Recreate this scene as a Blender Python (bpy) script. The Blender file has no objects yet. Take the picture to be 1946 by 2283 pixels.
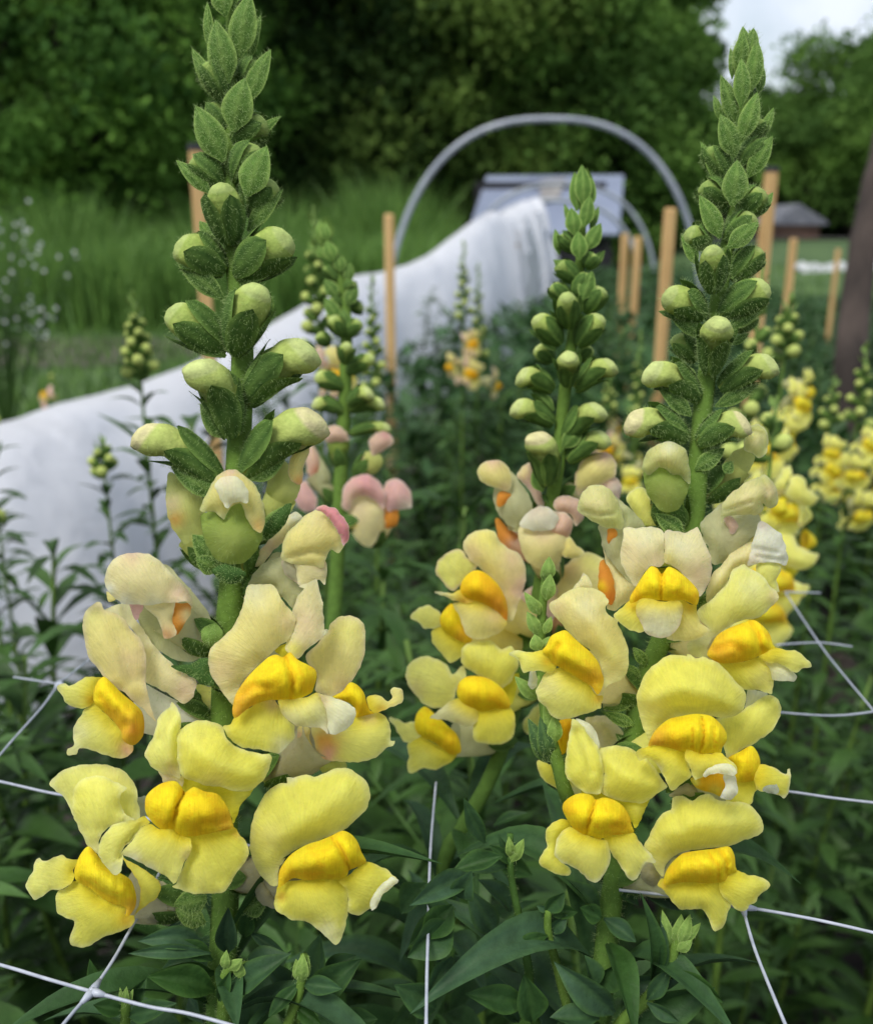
import bpy, bmesh, math, random
import numpy as np
from mathutils import Vector, Matrix, noise
from mathutils.geometry import delaunay_2d_cdt

# ---------------------------------------------------------------- camera, sky, sun, exposure
sc = bpy.context.scene
COL = sc.collection
R = math.radians
FPX, CX, CY = 2086.0, 973.0, 1141.5
CAMZ, PITCH = 0.75, R(16.6)
cd = bpy.data.cameras.new('camera'); cam = bpy.data.objects.new('camera', cd); COL.objects.link(cam)
cam.location = (0, 0, CAMZ); cam.rotation_euler = (R(90) - PITCH, 0, 0)
cd.sensor_fit = 'HORIZONTAL'; cd.sensor_width = 36; cd.lens = 36 * FPX / 1946
cd.clip_start = 0.01; cd.clip_end = 500
cd.dof.use_dof = True; cd.dof.focus_distance = 0.193; cd.dof.aperture_fstop = 20.0
sc.camera = cam
CR = cam.rotation_euler.to_matrix(); CL = Vector(cam.location)
def at(px, py, D):
    """a pixel of the photograph at depth D metres -> world point"""
    return CL + CR @ Vector(((px - CX) / FPX * D, (CY - py) / FPX * D, -D))
TOCAM = (CR @ Vector((0, 0, 1))).normalized(); UP = CR @ Vector((0, 1, 0)); RIGHT = CR @ Vector((1, 0, 0))

w = bpy.data.worlds.new('World'); sc.world = w; w.use_nodes = True
nt = w.node_tree; bg = nt.nodes['Background']
sky = nt.nodes.new('ShaderNodeTexSky'); sky.sky_type = 'NISHITA'; sky.sun_disc = False
SUN_EL, SUN_AZ = R(58), R(-35)
sky.sun_elevation = SUN_EL; sky.sun_rotation = SUN_AZ; sky.dust_density = 3.0; sky.air_density = 1.2
mx = nt.nodes.new('ShaderNodeMix'); mx.data_type = 'RGBA'
tc = nt.nodes.new('ShaderNodeTexCoord'); nz = nt.nodes.new('ShaderNodeTexNoise'); nz.inputs['Scale'].default_value = 8.0; nz.inputs['Detail'].default_value = 5
rp = nt.nodes.new('ShaderNodeMapRange'); rp.inputs[1].default_value = 0.38; rp.inputs[2].default_value = 0.58; rp.inputs[3].default_value = 0.30; rp.inputs[4].default_value = 1.0
nt.links.new(tc.outputs['Generated'], nz.inputs['Vector']); nt.links.new(nz.outputs['Fac'], rp.inputs[0])
nt.links.new(rp.outputs[0], mx.inputs['Factor']); nt.links.new(sky.outputs[0], mx.inputs[6])
mx.inputs[7].default_value = (6.3, 6.8, 7.6, 1)
nt.links.new(mx.outputs[2], bg.inputs['Color']); bg.inputs['Strength'].default_value = 0.1
sl = bpy.data.lights.new('sun', 'SUN'); sl.energy = 2.3; sl.angle = R(24); sl.color = (1, 0.96, 0.9)
so = bpy.data.objects.new('sun', sl); COL.objects.link(so)
sd = Vector((math.sin(-SUN_AZ) * -math.cos(SUN_EL), -math.cos(SUN_AZ) * math.cos(SUN_EL) , math.sin(SUN_EL)))   # overcast glow from above, behind the camera's left
so.rotation_euler = sd.to_track_quat('Z', 'Y').to_euler()
vs = sc.view_settings; vs.view_transform = 'Standard'; vs.look = 'None'; vs.gamma = 1; vs.exposure = 0.55
sc.cycles.max_bounces = 8; sc.cycles.transparent_max_bounces = 8

rnd = random.Random(7)
# ---------------------------------------------------------------- materials
def new_mat(name):
    m = bpy.data.materials.new(name); m.use_nodes = True
    n = m.node_tree; return m, n, n.nodes['Principled BSDF'], n.nodes['Material Output']
def link(n, a, b): n.links.new(a, b)
def node(n, t, **k):
    x = n.nodes.new(t)
    for a, b in k.items(): setattr(x, a, b)
    return x
def mixc(n, blend, fac, a, b):
    m = node(n, 'ShaderNodeMix', data_type='RGBA', blend_type=blend)
    for s, v in ((0, fac), (6, a), (7, b)):
        if hasattr(v, 'links'): link(n, v, m.inputs[s])
        else: m.inputs[s].default_value = v
    return m.outputs[2]
def organic(name, scale, amp, bump, bscale, rough, transl, vein=0.0, spec=0.4, mottle=None):
    """material tinted by the mesh's own pigment attribute, with noise, a bump and some light coming through"""
    m, n, p, out = new_mat(name)
    at_ = node(n, 'ShaderNodeVertexColor', layer_name='pigment')
    t = node(n, 'ShaderNodeTexCoord'); z = node(n, 'ShaderNodeTexNoise')
    z.inputs['Scale'].default_value = scale; z.inputs['Detail'].default_value = 5; z.inputs['Roughness'].default_value = .65
    link(n, t.outputs['Object'], z.inputs['Vector'])
    r = node(n, 'ShaderNodeMapRange'); r.inputs[1].default_value = .3; r.inputs[2].default_value = .7
    r.inputs[3].default_value = 1 - amp; r.inputs[4].default_value = 1 + amp * .6
    link(n, z.outputs['Fac'], r.inputs[0])
    c = node(n, 'ShaderNodeVectorMath', operation='SCALE'); link(n, at_.outputs['Color'], c.inputs[0]); link(n, r.outputs[0], c.inputs['Scale'])
    C0 = c.outputs[0]; VH = None
    if vein:
        va = node(n, 'ShaderNodeAttribute', attribute_name='vein'); vm = node(n, 'ShaderNodeMapping'); vm.inputs['Scale'].default_value = (26, 1.3, 1)
        link(n, va.outputs['Vector'], vm.inputs[0]); vz = node(n, 'ShaderNodeTexNoise'); vz.inputs['Scale'].default_value = 1; vz.inputs['Detail'].default_value = 6; vz.inputs['Roughness'].default_value = .7
        link(n, vm.outputs[0], vz.inputs['Vector']); vr = node(n, 'ShaderNodeMapRange'); vr.inputs[1].default_value = .3; vr.inputs[2].default_value = .7
        vr.inputs[3].default_value = 1 - vein; vr.inputs[4].default_value = 1 + vein * .7; link(n, vz.outputs['Fac'], vr.inputs[0])
        c2 = node(n, 'ShaderNodeVectorMath', operation='SCALE'); link(n, C0, c2.inputs[0]); link(n, vr.outputs[0], c2.inputs['Scale']); C0 = c2.outputs[0]; VH = vz.outputs['Fac']
    if mottle:
        mz = node(n, 'ShaderNodeTexNoise'); mz.inputs['Scale'].default_value = 420; mz.inputs['Detail'].default_value = 6; mz.inputs['Roughness'].default_value = .75; link(n, t.outputs['Object'], mz.inputs['Vector'])
        mr = node(n, 'ShaderNodeMapRange'); mr.inputs[1].default_value = .50; mr.inputs[2].default_value = .72; mr.inputs[4].default_value = .6; link(n, mz.outputs['Fac'], mr.inputs[0])
        C0 = mixc(n, 'MIX', mr.outputs[0], C0, (*mottle, 1))
    link(n, C0, p.inputs['Base Color'])
    p.inputs['Roughness'].default_value = rough; p.inputs['Specular IOR Level'].default_value = spec
    z2 = node(n, 'ShaderNodeTexNoise'); z2.inputs['Scale'].default_value = bscale; z2.inputs['Detail'].default_value = 4
    link(n, t.outputs['Object'], z2.inputs['Vector'])
    b = node(n, 'ShaderNodeBump'); b.inputs['Strength'].default_value = bump; b.inputs['Distance'].default_value = .4 / bscale
    hsrc = z2.outputs['Fac']
    if VH is not None:
        ad = node(n, 'ShaderNodeMath', operation='MULTIPLY_ADD'); link(n, VH, ad.inputs[0]); ad.inputs[1].default_value = 1.6; link(n, z2.outputs['Fac'], ad.inputs[2]); hsrc = ad.outputs[0]
    link(n, hsrc, b.inputs['Height']); link(n, b.outputs[0], p.inputs['Normal'])
    if name == 'petal' or name == 'palate_velvet':
        p.inputs['Subsurface Weight'].default_value = .35; p.inputs['Subsurface Radius'].default_value = (1, .8, .25); p.inputs['Subsurface Scale'].default_value = .0025
    if transl:
        tr = node(n, 'ShaderNodeBsdfTranslucent'); link(n, C0, tr.inputs['Color']); link(n, b.outputs[0], tr.inputs['Normal'])
        mm = node(n, 'ShaderNodeMixShader'); mm.inputs[0].default_value = transl
        link(n, p.outputs[0], mm.inputs[1]); link(n, tr.outputs[0], mm.inputs[2]); link(n, mm.outputs[0], out.inputs[0])
    return m
M_PETAL = organic('petal', 330, .10, .6, 1400, .6, .48, vein=.08, spec=.22)
M_PALATE = organic('palate_velvet', 300, .10, .9, 1800, .75, .25, vein=.12, spec=.12, mottle=(.88, .46, .015))
M_LEAF = organic('leaf', 220, .3, .4, 700, .5, .14, spec=.12)
M_DOWN = organic('downy_green', 400, .24, .6, 1300, .75, .10, spec=.12)
M_FOL = organic('bed_foliage', 60, .35, .3, 200, .5, .15, spec=.25)
M_TREE = organic('tree_leaf', .9, .35, .0, 10, .7, .35, spec=.1)
M_HAIR = organic('plant_hair', 50, .0, 0, 100, .6, .5, spec=.3)

def plain(name, c1, c2, scale, rough=.8, bump=.3, stretch=(1, 1, 1), detail=8, bscale=None, dist=.02):
    m, n, p, out = new_mat(name)
    t = node(n, 'ShaderNodeTexCoord'); mp = node(n, 'ShaderNodeMapping'); mp.inputs['Scale'].default_value = stretch
    link(n, t.outputs['Object'], mp.inputs[0])
    z = node(n, 'ShaderNodeTexNoise'); z.inputs['Scale'].default_value = scale; z.inputs['Detail'].default_value = detail; z.inputs['Roughness'].default_value = .6
    link(n, mp.outputs[0], z.inputs['Vector'])
    r = node(n, 'ShaderNodeMapRange'); r.inputs[1].default_value = .35; r.inputs[2].default_value = .65; link(n, z.outputs['Fac'], r.inputs[0])
    link(n, mixc(n, 'MIX', r.outputs[0], (*c1, 1), (*c2, 1)), p.inputs['Base Color'])
    p.inputs['Roughness'].default_value = rough
    if bump:
        b = node(n, 'ShaderNodeBump'); b.inputs['Strength'].default_value = bump; b.inputs['Distance'].default_value = dist
        link(n, z.outputs['Fac'], b.inputs['Height']); link(n, b.outputs[0], p.inputs['Normal'])
    return m

# ---------------------------------------------------------------- object helpers
def tag(o, label=None, cat=None, group=None, kind=None):
    for k, v in (('label', label), ('category', cat), ('group', group), ('kind', kind)):
        if v: o[k] = v
    return o
def empty(name, loc, label, cat, group=None):
    o = bpy.data.objects.new(name, None); o.empty_display_size = .02; COL.objects.link(o); o.location = loc
    return tag(o, label, cat, group)
class MB:
    uv = None
    """collects vertices, faces, pigments and material slots, then links them as ONE mesh object"""
    def __init__(s): s.v = []; s.f = []; s.c = []; s.m = []
    def add(s, vs_, fs, col, mi=0):
        k = len(s.v); s.v += [tuple(x) for x in vs_]; s.f += [tuple(i + k for i in f) for f in fs]
        s.c += ([col] * len(vs_) if isinstance(col[0], (int, float)) else list(col)); s.m += [mi] * len(fs)
    def build(s, name, mats, parent=None, smooth=True):
        me = bpy.data.meshes.new(name); me.from_pydata(s.v, [], s.f); me.update()
        if smooth: me.polygons.foreach_set('use_smooth', [True] * len(s.f))
        for m in (mats if isinstance(mats, (list, tuple)) else [mats]): me.materials.append(m)
        if any(s.m): me.polygons.foreach_set('material_index', s.m)
        a = me.color_attributes.new('pigment', 'FLOAT_COLOR', 'POINT')
        buf = np.ones((len(s.v), 4), np.float32)
        if s.c: buf[:, :3] = np.array([c[:3] for c in s.c], np.float32)
        a.data.foreach_set('color', buf.ravel())
        if s.uv is not None:
            u = np.zeros((len(s.v), 3), np.float32); u[:len(s.uv)] = s.uv; va = me.attributes.new('vein', 'FLOAT_VECTOR', 'POINT'); va.data.foreach_set('vector', u.ravel())
        o = bpy.data.objects.new(name, me); COL.objects.link(o)
        if parent is not None: put(o, parent)
        return o
def put(o, parent):
    o.parent = parent
    root = parent
    while root.parent: root = root.parent
    # meshes are modelled in world coordinates; the root Empty stands at the thing's base
    if parent is root and parent.type == 'EMPTY': o.matrix_parent_inverse = Matrix.Translation(-Vector(root.location))
def copy_tree(o, parent=None):
    c = o.copy(); COL.objects.link(c)
    if parent is not None: c.parent = parent; c.matrix_parent_inverse = o.matrix_parent_inverse.copy()
    for ch in list(o.children): copy_tree(ch, c)
    return c
def lerp(a, b, t): return a + (b - a) * t
def mixcol(a, b, t): return tuple(x + (y - x) * t for x, y in zip(a, b))

def catmull(P, closed, step):
    """spline through the points (numpy rows) resampled at about `step`"""
    P = np.array(P, float); n = len(P); out = []
    rng = range(n) if closed else range(n - 1)
    for i in rng:
        p1, p2 = P[i], P[(i + 1) % n]
        p0 = P[(i - 1) % n] if closed or i > 0 else 2 * p1 - p2
        p3 = P[(i + 2) % n] if closed or i + 2 < n else 2 * p2 - p1
        L = np.linalg.norm(p2[:2] - p1[:2]); k = max(1, int(round(L / step)))
        # tension shrinks where neighbouring spans are very uneven
        l0 = np.linalg.norm(p1[:2] - p0[:2]) + 1e-9; l2 = np.linalg.norm(p3[:2] - p2[:2]) + 1e-9
        m1 = (p2 - p0) / 2 * min(1, 2 * L / (l0 + L)); m2 = (p3 - p1) / 2 * min(1, 2 * L / (l2 + L))
        for j in range(k):
            t = j / k; t2 = t * t; t3 = t2 * t
            out.append((2 * t3 - 3 * t2 + 1) * p1 + (t3 - 2 * t2 + t) * m1 + (-2 * t3 + 3 * t2) * p2 + (t3 - t2) * m2)
    if not closed: out.append(P[-1])
    return np.array(out)

def inside(pts, poly):
    x, y = pts[:, 0], pts[:, 1]; res = np.zeros(len(pts), bool); n = len(poly); j = n - 1
    for i in range(n):
        xi, yi, xj, yj = poly[i, 0], poly[i, 1], poly[j, 0], poly[j, 1]
        c = ((yi > y) != (yj > y)) & (x < (xj - xi) * (y - yi) / (yj - yi + 1e-12) + xi); res ^= c; j = i
    return res
def segdist(pts, line):
    d = np.full(len(pts), 1e9)
    for a, b in zip(line[:-1], line[1:]):
        ab = b - a; t = np.clip(((pts - a) @ ab) / (ab @ ab + 1e-9), 0, 1)
        d = np.minimum(d, np.linalg.norm(pts - (a + t[:, None] * ab), axis=1))
    return d

def membrane(outline, b, creases=(), ruffle=.35, res=230, puff=.75, seed=0):
    """A curved petal: the closed spline outline (x, y, d) is filled with triangles, its relief d is a
    thin-plate surface through the rim plus a swelling of b, cut by creases. Returns verts2d, d, phi, tris."""
    O = np.array(outline, float)
    area = abs(np.sum(O[:, 0] * np.roll(O[:, 1], -1) - np.roll(O[:, 0], -1) * O[:, 1])) / 2
    step = max(3.0, math.sqrt(area / res))
    B = catmull(O, True, step * .7)
    if ruffle > .3:      # uneven petal margin
        nn_ = np.roll(B[:, :2], -1, 0) - np.roll(B[:, :2], 1, 0); nn_ = np.stack([nn_[:, 1], -nn_[:, 0]], 1) / (np.linalg.norm(nn_, axis=1)[:, None] + 1e-9)
        B[:, :2] += nn_ * np.array([2.6 * noise.noise(Vector((p[0] / 13, p[1] / 13, seed))) + 2.0 * noise.noise(Vector((p[0] / 40, p[1] / 40, seed))) for p in B])[:, None]
    lo, hi = B[:, :2].min(0), B[:, :2].max(0)
    gx = np.arange(lo[0], hi[0], step); gy = np.arange(lo[1], hi[1], step * .866)
    G = np.array([(x + (step / 2 if j % 2 else 0), y) for j, y in enumerate(gy) for x in gx])
    G = G[inside(G, B[:, :2])]
    if len(G):
        dm = np.min(np.linalg.norm(G[:, None, :] - B[None, :, :2], axis=2), axis=1); G = G[dm > step * .55]
    nb = len(B)
    V = np.vstack([B[:, :2], G]) if len(G) else B[:, :2]
    r = delaunay_2d_cdt([Vector(v) for v in V], [(i, (i + 1) % nb) for i in range(nb)], [], 1, 1e-4)
    P = np.array([(v.x, v.y) for v in r[0]]); T = [tuple(f) for f in r[2] if len(f) == 3]
    n = len(P); T = np.array(T)
    bd = np.full(n, -1)
    for i, og in enumerate(r[3]):
        for k in og:
            if k < nb: bd[i] = k
    W = np.zeros((n, n)); A = np.zeros(n)
    for t in T:
        for k in range(3):
            i, j, l = t[k], t[(k + 1) % 3], t[(k + 2) % 3]
            u, v = P[i] - P[l], P[j] - P[l]; cr = abs(u[0] * v[1] - u[1] * v[0]) + 1e-9
            c = min(max((u @ v) / cr, .02), 20) / 2
            W[i, j] += c; W[j, i] += c
            A[i] += cr / 6
    A = A + 1e-6
    L = np.diag(W.sum(1)) - W
    isb = bd >= 0
    phi = np.zeros(n); I = ~isb
    if I.any():
        phi[I] = np.linalg.solve(L[np.ix_(I, I)] + 1e-9 * np.eye(I.sum()), A[I])
        phi /= phi.max() + 1e-12
    db = np.zeros(n); db[isb] = B[bd[isb], 2]
    # thin plate: (L M^-1 L) h = 0 inside with the rim fixed
    K = L @ (L / A[:, None])
    h = db.copy()
    if I.any(): h[I] = np.linalg.solve(K[np.ix_(I, I)] + 1e-9 * np.eye(I.sum()), -K[np.ix_(I, isb)] @ db[isb])
    lim = max(np.ptp(db[isb]), 1) ; h = np.clip(h, db[isb].min() - lim, db[isb].max() + lim)
    d = h + b * np.power(phi, puff)
    for (amp, wd, line) in creases:
        d -= amp * np.exp(-(segdist(P, np.array(line, float)) / wd) ** 2) * np.minimum(1, phi * 3 + .15)
    for i in range(n):
        if ruffle < .3: d[i] += .55 * noise.noise(Vector((P[i, 0] / 16, P[i, 1] / 26, seed * 2.1))) * min(1, phi[i] * 2)
        q = Vector((P[i, 0] / 75, P[i, 1] / 75, seed * 3.7)); q2 = Vector((P[i, 0] / 28, P[i, 1] / 28, seed * 1.3))
        d[i] += ruffle * (noise.noise(q) * 2.2 + noise.noise(q2) * 3.0 * (1 - phi[i]) ** 2 + noise.noise(q2) * .3)
    return P, d, phi, T

CN = dict(
    lemon=(.90, .86, .15), lemon2=(.92, .90, .24), butter=(.91, .81, .30), cream=(.91, .82, .42), pale=(.89, .89, .62), white=(.84, .84, .66),
    ygreen=(.60, .64, .20), tube=(.62, .62, .34), tan=(.55, .52, .33), pink=(.82, .50, .45), blush=(.80, .56, .42), peach=(.82, .50, .24), rose=(.78, .33, .36),
    gold=(.95, .75, .02), amber=(.90, .50, .015), orange=(.82, .34, .05), rust=(.70, .13, .03), throat=(.82, .74, .05),
    bud=(.30, .41, .075), budy=(.47, .54, .15), sepal=(.045, .100, .020), sepal2=(.17, .28, .06), bract=(.100, .205, .034), bractl=(.36, .50, .13),
    stem=(.12, .21, .035), hair=(.46, .60, .24), leaf=(.022, .062, .011), leafl=(.060, .13, .026), leafb=(.04, .085, .045), grey=(.48, .52, .40))  # grey also paints shade into one fold of the lower left bloom
def colour(c): return CN[c] if isinstance(c, str) else c

def tube_mesh(mb, pts, radii, col, nseg=14, mi=0, cap=True):
    pts = [Vector(p) for p in pts]; n = len(pts); vs_ = []; cols = []
    t0 = (pts[1] - pts[0]).normalized(); a = t0.orthogonal().normalized()
    for i, p in enumerate(pts):
        t = (pts[min(i + 1, n - 1)] - pts[max(i - 1, 0)]).normalized()
        a = (a - t * a.dot(t)).normalized(); b_ = t.cross(a)
        for k in range(nseg):
            g = 2 * math.pi * k / nseg
            vs_.append(p + (a * math.cos(g) + b_ * math.sin(g)) * radii[i]); cols.append(col[i] if isinstance(col, list) else col)
    fs = [(i * nseg + k, i * nseg + (k + 1) % nseg, (i + 1) * nseg + (k + 1) % nseg, (i + 1) * nseg + k) for i in range(n - 1) for k in range(nseg)]
    if cap: fs += [tuple(range(nseg))[::-1], tuple((n - 1) * nseg + k for k in range(nseg))]
    mb.add(vs_, fs, cols, mi)
def smooth_path(P, k=6):
    Q = catmull([tuple(p) for p in P], False, 1e9) if k == 1 else None
    P = [Vector(p) for p in P]; out = []
    for i in range(len(P) - 1):
        p0 = P[max(i - 1, 0)]; p1 = P[i]; p2 = P[i + 1]; p3 = P[min(i + 2, len(P) - 1)]
        for j in range(k):
            t = j / k
            out.append(.5 * ((2 * p1) + (p2 - p0) * t + (2 * p0 - 5 * p1 + 4 * p2 - p3) * t * t + (3 * p1 - 3 * p2 + p3 - p0) * t ** 3))
    out.append(P[-1]); return out

def hairs(mb, nrm_pts, length, width, mi, col=CN['hair'], spread=.35):
    """short fine hairs: one sliver each, standing off the surface"""
    vs_, fs = [], []
    for p, nn in nrm_pts:
        d = (nn + Vector((rnd.gauss(0, spread), rnd.gauss(0, spread), rnd.gauss(0, spread)))).normalized()
        s = d.cross(TOCAM)
        if s.length < 1e-3: continue
        s = s.normalized() * width / 2; L = length * rnd.uniform(.5, 1.25); bend = Vector((0, 0, rnd.uniform(-.2, .35))) * L
        k = len(vs_); vs_ += [p - s, p + s, p + d * L * .6 + s * .7, p + d * L * .6 - s * .7, p + d * L + bend]
        fs += [(k, k + 1, k + 2, k + 3), (k + 3, k + 2, k + 4)]
    mb.add(vs_, fs, col, mi)
def surface_points(mb, n, start=0):
    """n random (point, normal) pairs over the faces gathered so far"""
    F = mb.f[start:]; V = mb.v; out = []
    if not F: return out
    areas = []
    for f in F:
        a, b_, c = (Vector(V[f[i]]) for i in (0, 1, 2)); ar = (b_ - a).cross(c - a).length
        if len(f) == 4: ar += (c - a).cross(Vector(V[f[3]]) - a).length
        areas.append(ar)
    for f in rnd.choices(F, areas, k=n):
        a, b_, c = (Vector(V[f[i]]) for i in (0, 1, 2))
        if len(f) == 4 and rnd.random() < .5: b_ = c; c = Vector(V[f[3]])
        u, v = rnd.random(), rnd.random()
        if u + v > 1: u, v = 1 - u, 1 - v
        nn = (b_ - a).cross(c - a)
        if nn.length < 1e-14: continue
        out.append((a + (b_ - a) * u + (c - a) * v, nn.normalized()))
    return out

def blade(mb, base, tip, width, nrm, bend=0., fold=.25, c0=CN['leaf'], c1=CN['leafl'], nu=10, nv=4, mi=0, shape=(.45, 1.0), twist=0., droop=0., wav=0.):
    """a leaf, bract or sepal: lance outline, arched along its length, folded along the midrib, paler midrib and margin"""
    base, tip, nrm = Vector(base), Vector(tip), Vector(nrm)
    ax = tip - base; L = ax.length; ax.normalize(); side = ax.cross(nrm).normalized(); nn = side.cross(ax).normalized()
    vs_, cols = [], []
    ph = rnd.uniform(0, 6)
    for i in range(nu + 1):
        u = i / nu
        pk = shape[0]; q = u / pk if u < pk else (1 - u) / (1 - pk)
        wd = width / 2 * (math.sin(min(1, max(0, q)) * math.pi / 2) ** shape[1]) if 0 < u < 1 else width * (.08 if u == 0 else .01)
        wd = max(wd, width * .01)
        ctr = base + ax * (L * u) + nn * (bend * L * math.sin(u * math.pi)) + Vector((0, 0, -droop * L * u * u))
        tw = twist * u; s2 = side * math.cos(tw) + nn * math.sin(tw); n2 = nn * math.cos(tw) - side * math.sin(tw)
        for j in range(-nv // 2, nv // 2 + 1):
            v = j / (nv / 2)
            z = -fold * wd * (1 - abs(v)) ** 1.2 + wav * wd * math.sin(u * 9 + ph + (2 if v > 0 else 0)) * abs(v)
            vs_.append(ctr + s2 * (wd * v) + n2 * (z + fold * wd * .5))
            k = max(0, (abs(v) - .75) * 2.2) + (.22 if j == 0 else 0)
            cols.append(mixcol(c0, c1, min(1, k + .12 * rnd.random())))
    m = nv + 1 if nv % 2 == 0 else nv
    m = len(range(-nv // 2, nv // 2 + 1))
    fs = [(i * m + j, i * m + j + 1, (i + 1) * m + j + 1, (i + 1) * m + j) for i in range(nu) for j in range(m - 1)]
    mb.add(vs_, fs, cols, mi)

PROF = [(0, .30), (.1, .55), (.25, .82), (.45, .97), (.62, 1.0), (.78, .95), (.9, .78), (.97, .52), (1, .12)]
PROF_OPEN = [(0, .40), (.12, .62), (.3, .78), (.5, .84), (.66, .97), (.79, 1.05), (.85, .99), (.875, .92), (.90, .95), (.96, .80), (1, .34)]
def prof(t, P):
    for (a, x), (b_, y) in zip(P[:-1], P[1:]):
        if t <= b_: return x + (y - x) * (t - a) / (b_ - a)
    return P[-1][1]
def make_bud(parent, base, tip, W, expo, hairy=True, name='bud', big=False, blush=0.0):
    """flower bud: a blunt swelling corolla held by five overlapping sepals (calyx)"""
    base, tip = Vector(base), Vector(tip)
    ax = tip - base; L = ax.length; ax.normalize()
    down = Vector((0, 0, -1)); dd = (down - ax * down.dot(ax))
    dd = dd.normalized() if dd.length > .1 else TOCAM.copy()
    P = PROF_OPEN if expo > .5 else PROF
    def axis(t): return base + ax * (L * t) + dd * (L * (.10 if expo > .5 else .04) * (t ** 3 - math.sin(t * math.pi) * .6))
    a = ax.orthogonal().normalized(); b_ = ax.cross(a)
    mb = MB(); nr, ns = 26, 20; vs_, cols = [], []
    cb = mixcol(mixcol(CN['sepal2'], CN['bud'], min(1, expo * 2)), CN['budy'], max(0, expo - .4) * 2)
    sd_ = rnd.random() * 50
    for i in range(nr + 1):
        t = i / nr
        for k in range(ns):
            g = 2 * math.pi * k / ns; dv = a * math.cos(g) + b_ * math.sin(g)
            r = W / 2 * prof(t, P) * .94
            fl = dv.dot(dd); r *= 1 + .035 * math.cos(5 * g + 1.3 * t + sd_); r *= 1 - .26 * max(0, (t - .72) / .28) * math.sqrt(max(0, 1 - fl * fl)) if expo > .3 else 1
            if expo > .5: r *= (1 + .10 * fl * (1 if t > .55 else -.6)) * (1 - .10 * max(0, fl) * math.exp(-((t - .62) / .07) ** 2) * 2.2)
            r *= 1 + (.05 + .07 * max(0, t - .5)) * noise.noise(Vector((math.cos(g) * 2 + sd_, math.sin(g) * 2, t * 4)))
            vs_.append(axis(t) + dv * r)
            c = mixcol(cb, CN['pale'], (.22 if t > .87 else .10 * max(0, t - .5)) * min(1, expo * 1.5)); c = mixcol(c, CN['blush'], blush * (.8 if t > .87 else 0))
            cols.append(mixcol(c, CN['ygreen'], .25 * rnd.random()))
    fs = [(i * ns + k, i * ns + (k + 1) % ns, (i + 1) * ns + (k + 1) % ns, (i + 1) * ns + k) for i in range(nr) for k in range(ns)]
    fs.append(tuple(nr * ns + k for k in range(ns)))
    mb.add(vs_, fs, cols)
    if hairy: hairs(mb, surface_points(mb, int(120 + 200 * expo)), .0011, .00004, 1)
    body = mb.build(name, [M_DOWN, M_HAIR], parent)
    # sepals
    mb = MB(); Ls = 1.03 - expo * .46; off = rnd.uniform(0, 6)
    for k in range(5):
        phi = off + k * 2 * math.pi / 5 ; nu, nv = 8, 5; vs_, cols = [], []; hw = rnd.uniform(.66, .78); ls = Ls * rnd.uniform(.9, 1.08)
        for i in range(nu + 1):
            u = i / nu; t = min(1, u * ls)
            q = min(1, u / .5) if u < .5 else (1 - u) / .5
            half = hw * (math.sin(q * math.pi / 2) ** .6 if u < .5 else math.sin(q * math.pi / 2) ** .62)
            if u < .5: half = max(half, .3)
            rr = W / 2 * prof(t, P) * (.98 + .05 * (k % 2)) + .0003 + W * (.05 + .05 * (k % 2)) * u * u
            if u * ls > .86: rr = max(rr, W / 2 * .72)
            half *= min(1.6, (W / 2) / max(rr, W * .2))
            for j in range(nv):
                v = j / (nv - 1) * 2 - 1; g = phi + v * half
                dv = a * math.cos(g) + b_ * math.sin(g)
                vs_.append(base + (axis(t) - base) + ax * (L * max(0, u * ls - 1)) + dv * (rr * (1 + .03 * v * v)))
                m_ = .75 if abs(v) > .9 else (.30 if j == nv // 2 else 0)
                cols.append(mixcol(CN['sepal'], CN['sepal2'], min(1, m_ + .2 * rnd.random())))
        fs = [(i * nv + j, i * nv + j + 1, (i + 1) * nv + j + 1, (i + 1) * nv + j) for i in range(nu) for j in range(nv - 1)]
        mb.add(vs_, fs, cols)
    if hairy: hairs(mb, surface_points(mb, 520), .0010, .00004, 1)
    ca = mb.build('calyx', [M_DOWN, M_HAIR], body)
    return body
# ---------------------------------------------------------------- traced petals (measured on the photograph; relief in millimetres)
FR = dict(F1=(100, 1200, 4.145), F2=(440, 1250, 3.532), F3=(200, 1550, 4.145), F4=(500, 1650, 4.145), F5=(40, 1680, 4.145),
          G1=(1100, 1250, 4.145), G2=(1350, 1150, 3.532), G3=(1350, 1420, 3.70), G4=(1150, 1600, 4.145), G5=(1350, 1700, 4.145),
          G6=(1200, 1050, 2.943), G7=(850, 1000, 2.762), Z3=(300, 0, 3.454), Z4=(300, 550, 2.943), H5=(1400, 50, 4.143),
          H6=(1350, 500, 3.767), C4=(1000, 350, 2.762), E4=(600, 400, 2.437), Z6=(1100, 800, 2.087), L1=(200, 1980, 2.523), L2=(850, 1750, 2.078), DD=(0, 0, 1 / 1.1019), SS=(0, 0, 1))
def fpt(fr, x, y):
    a, b_, s = FR[fr]; return a + x / s, b_ + y / s

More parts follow.
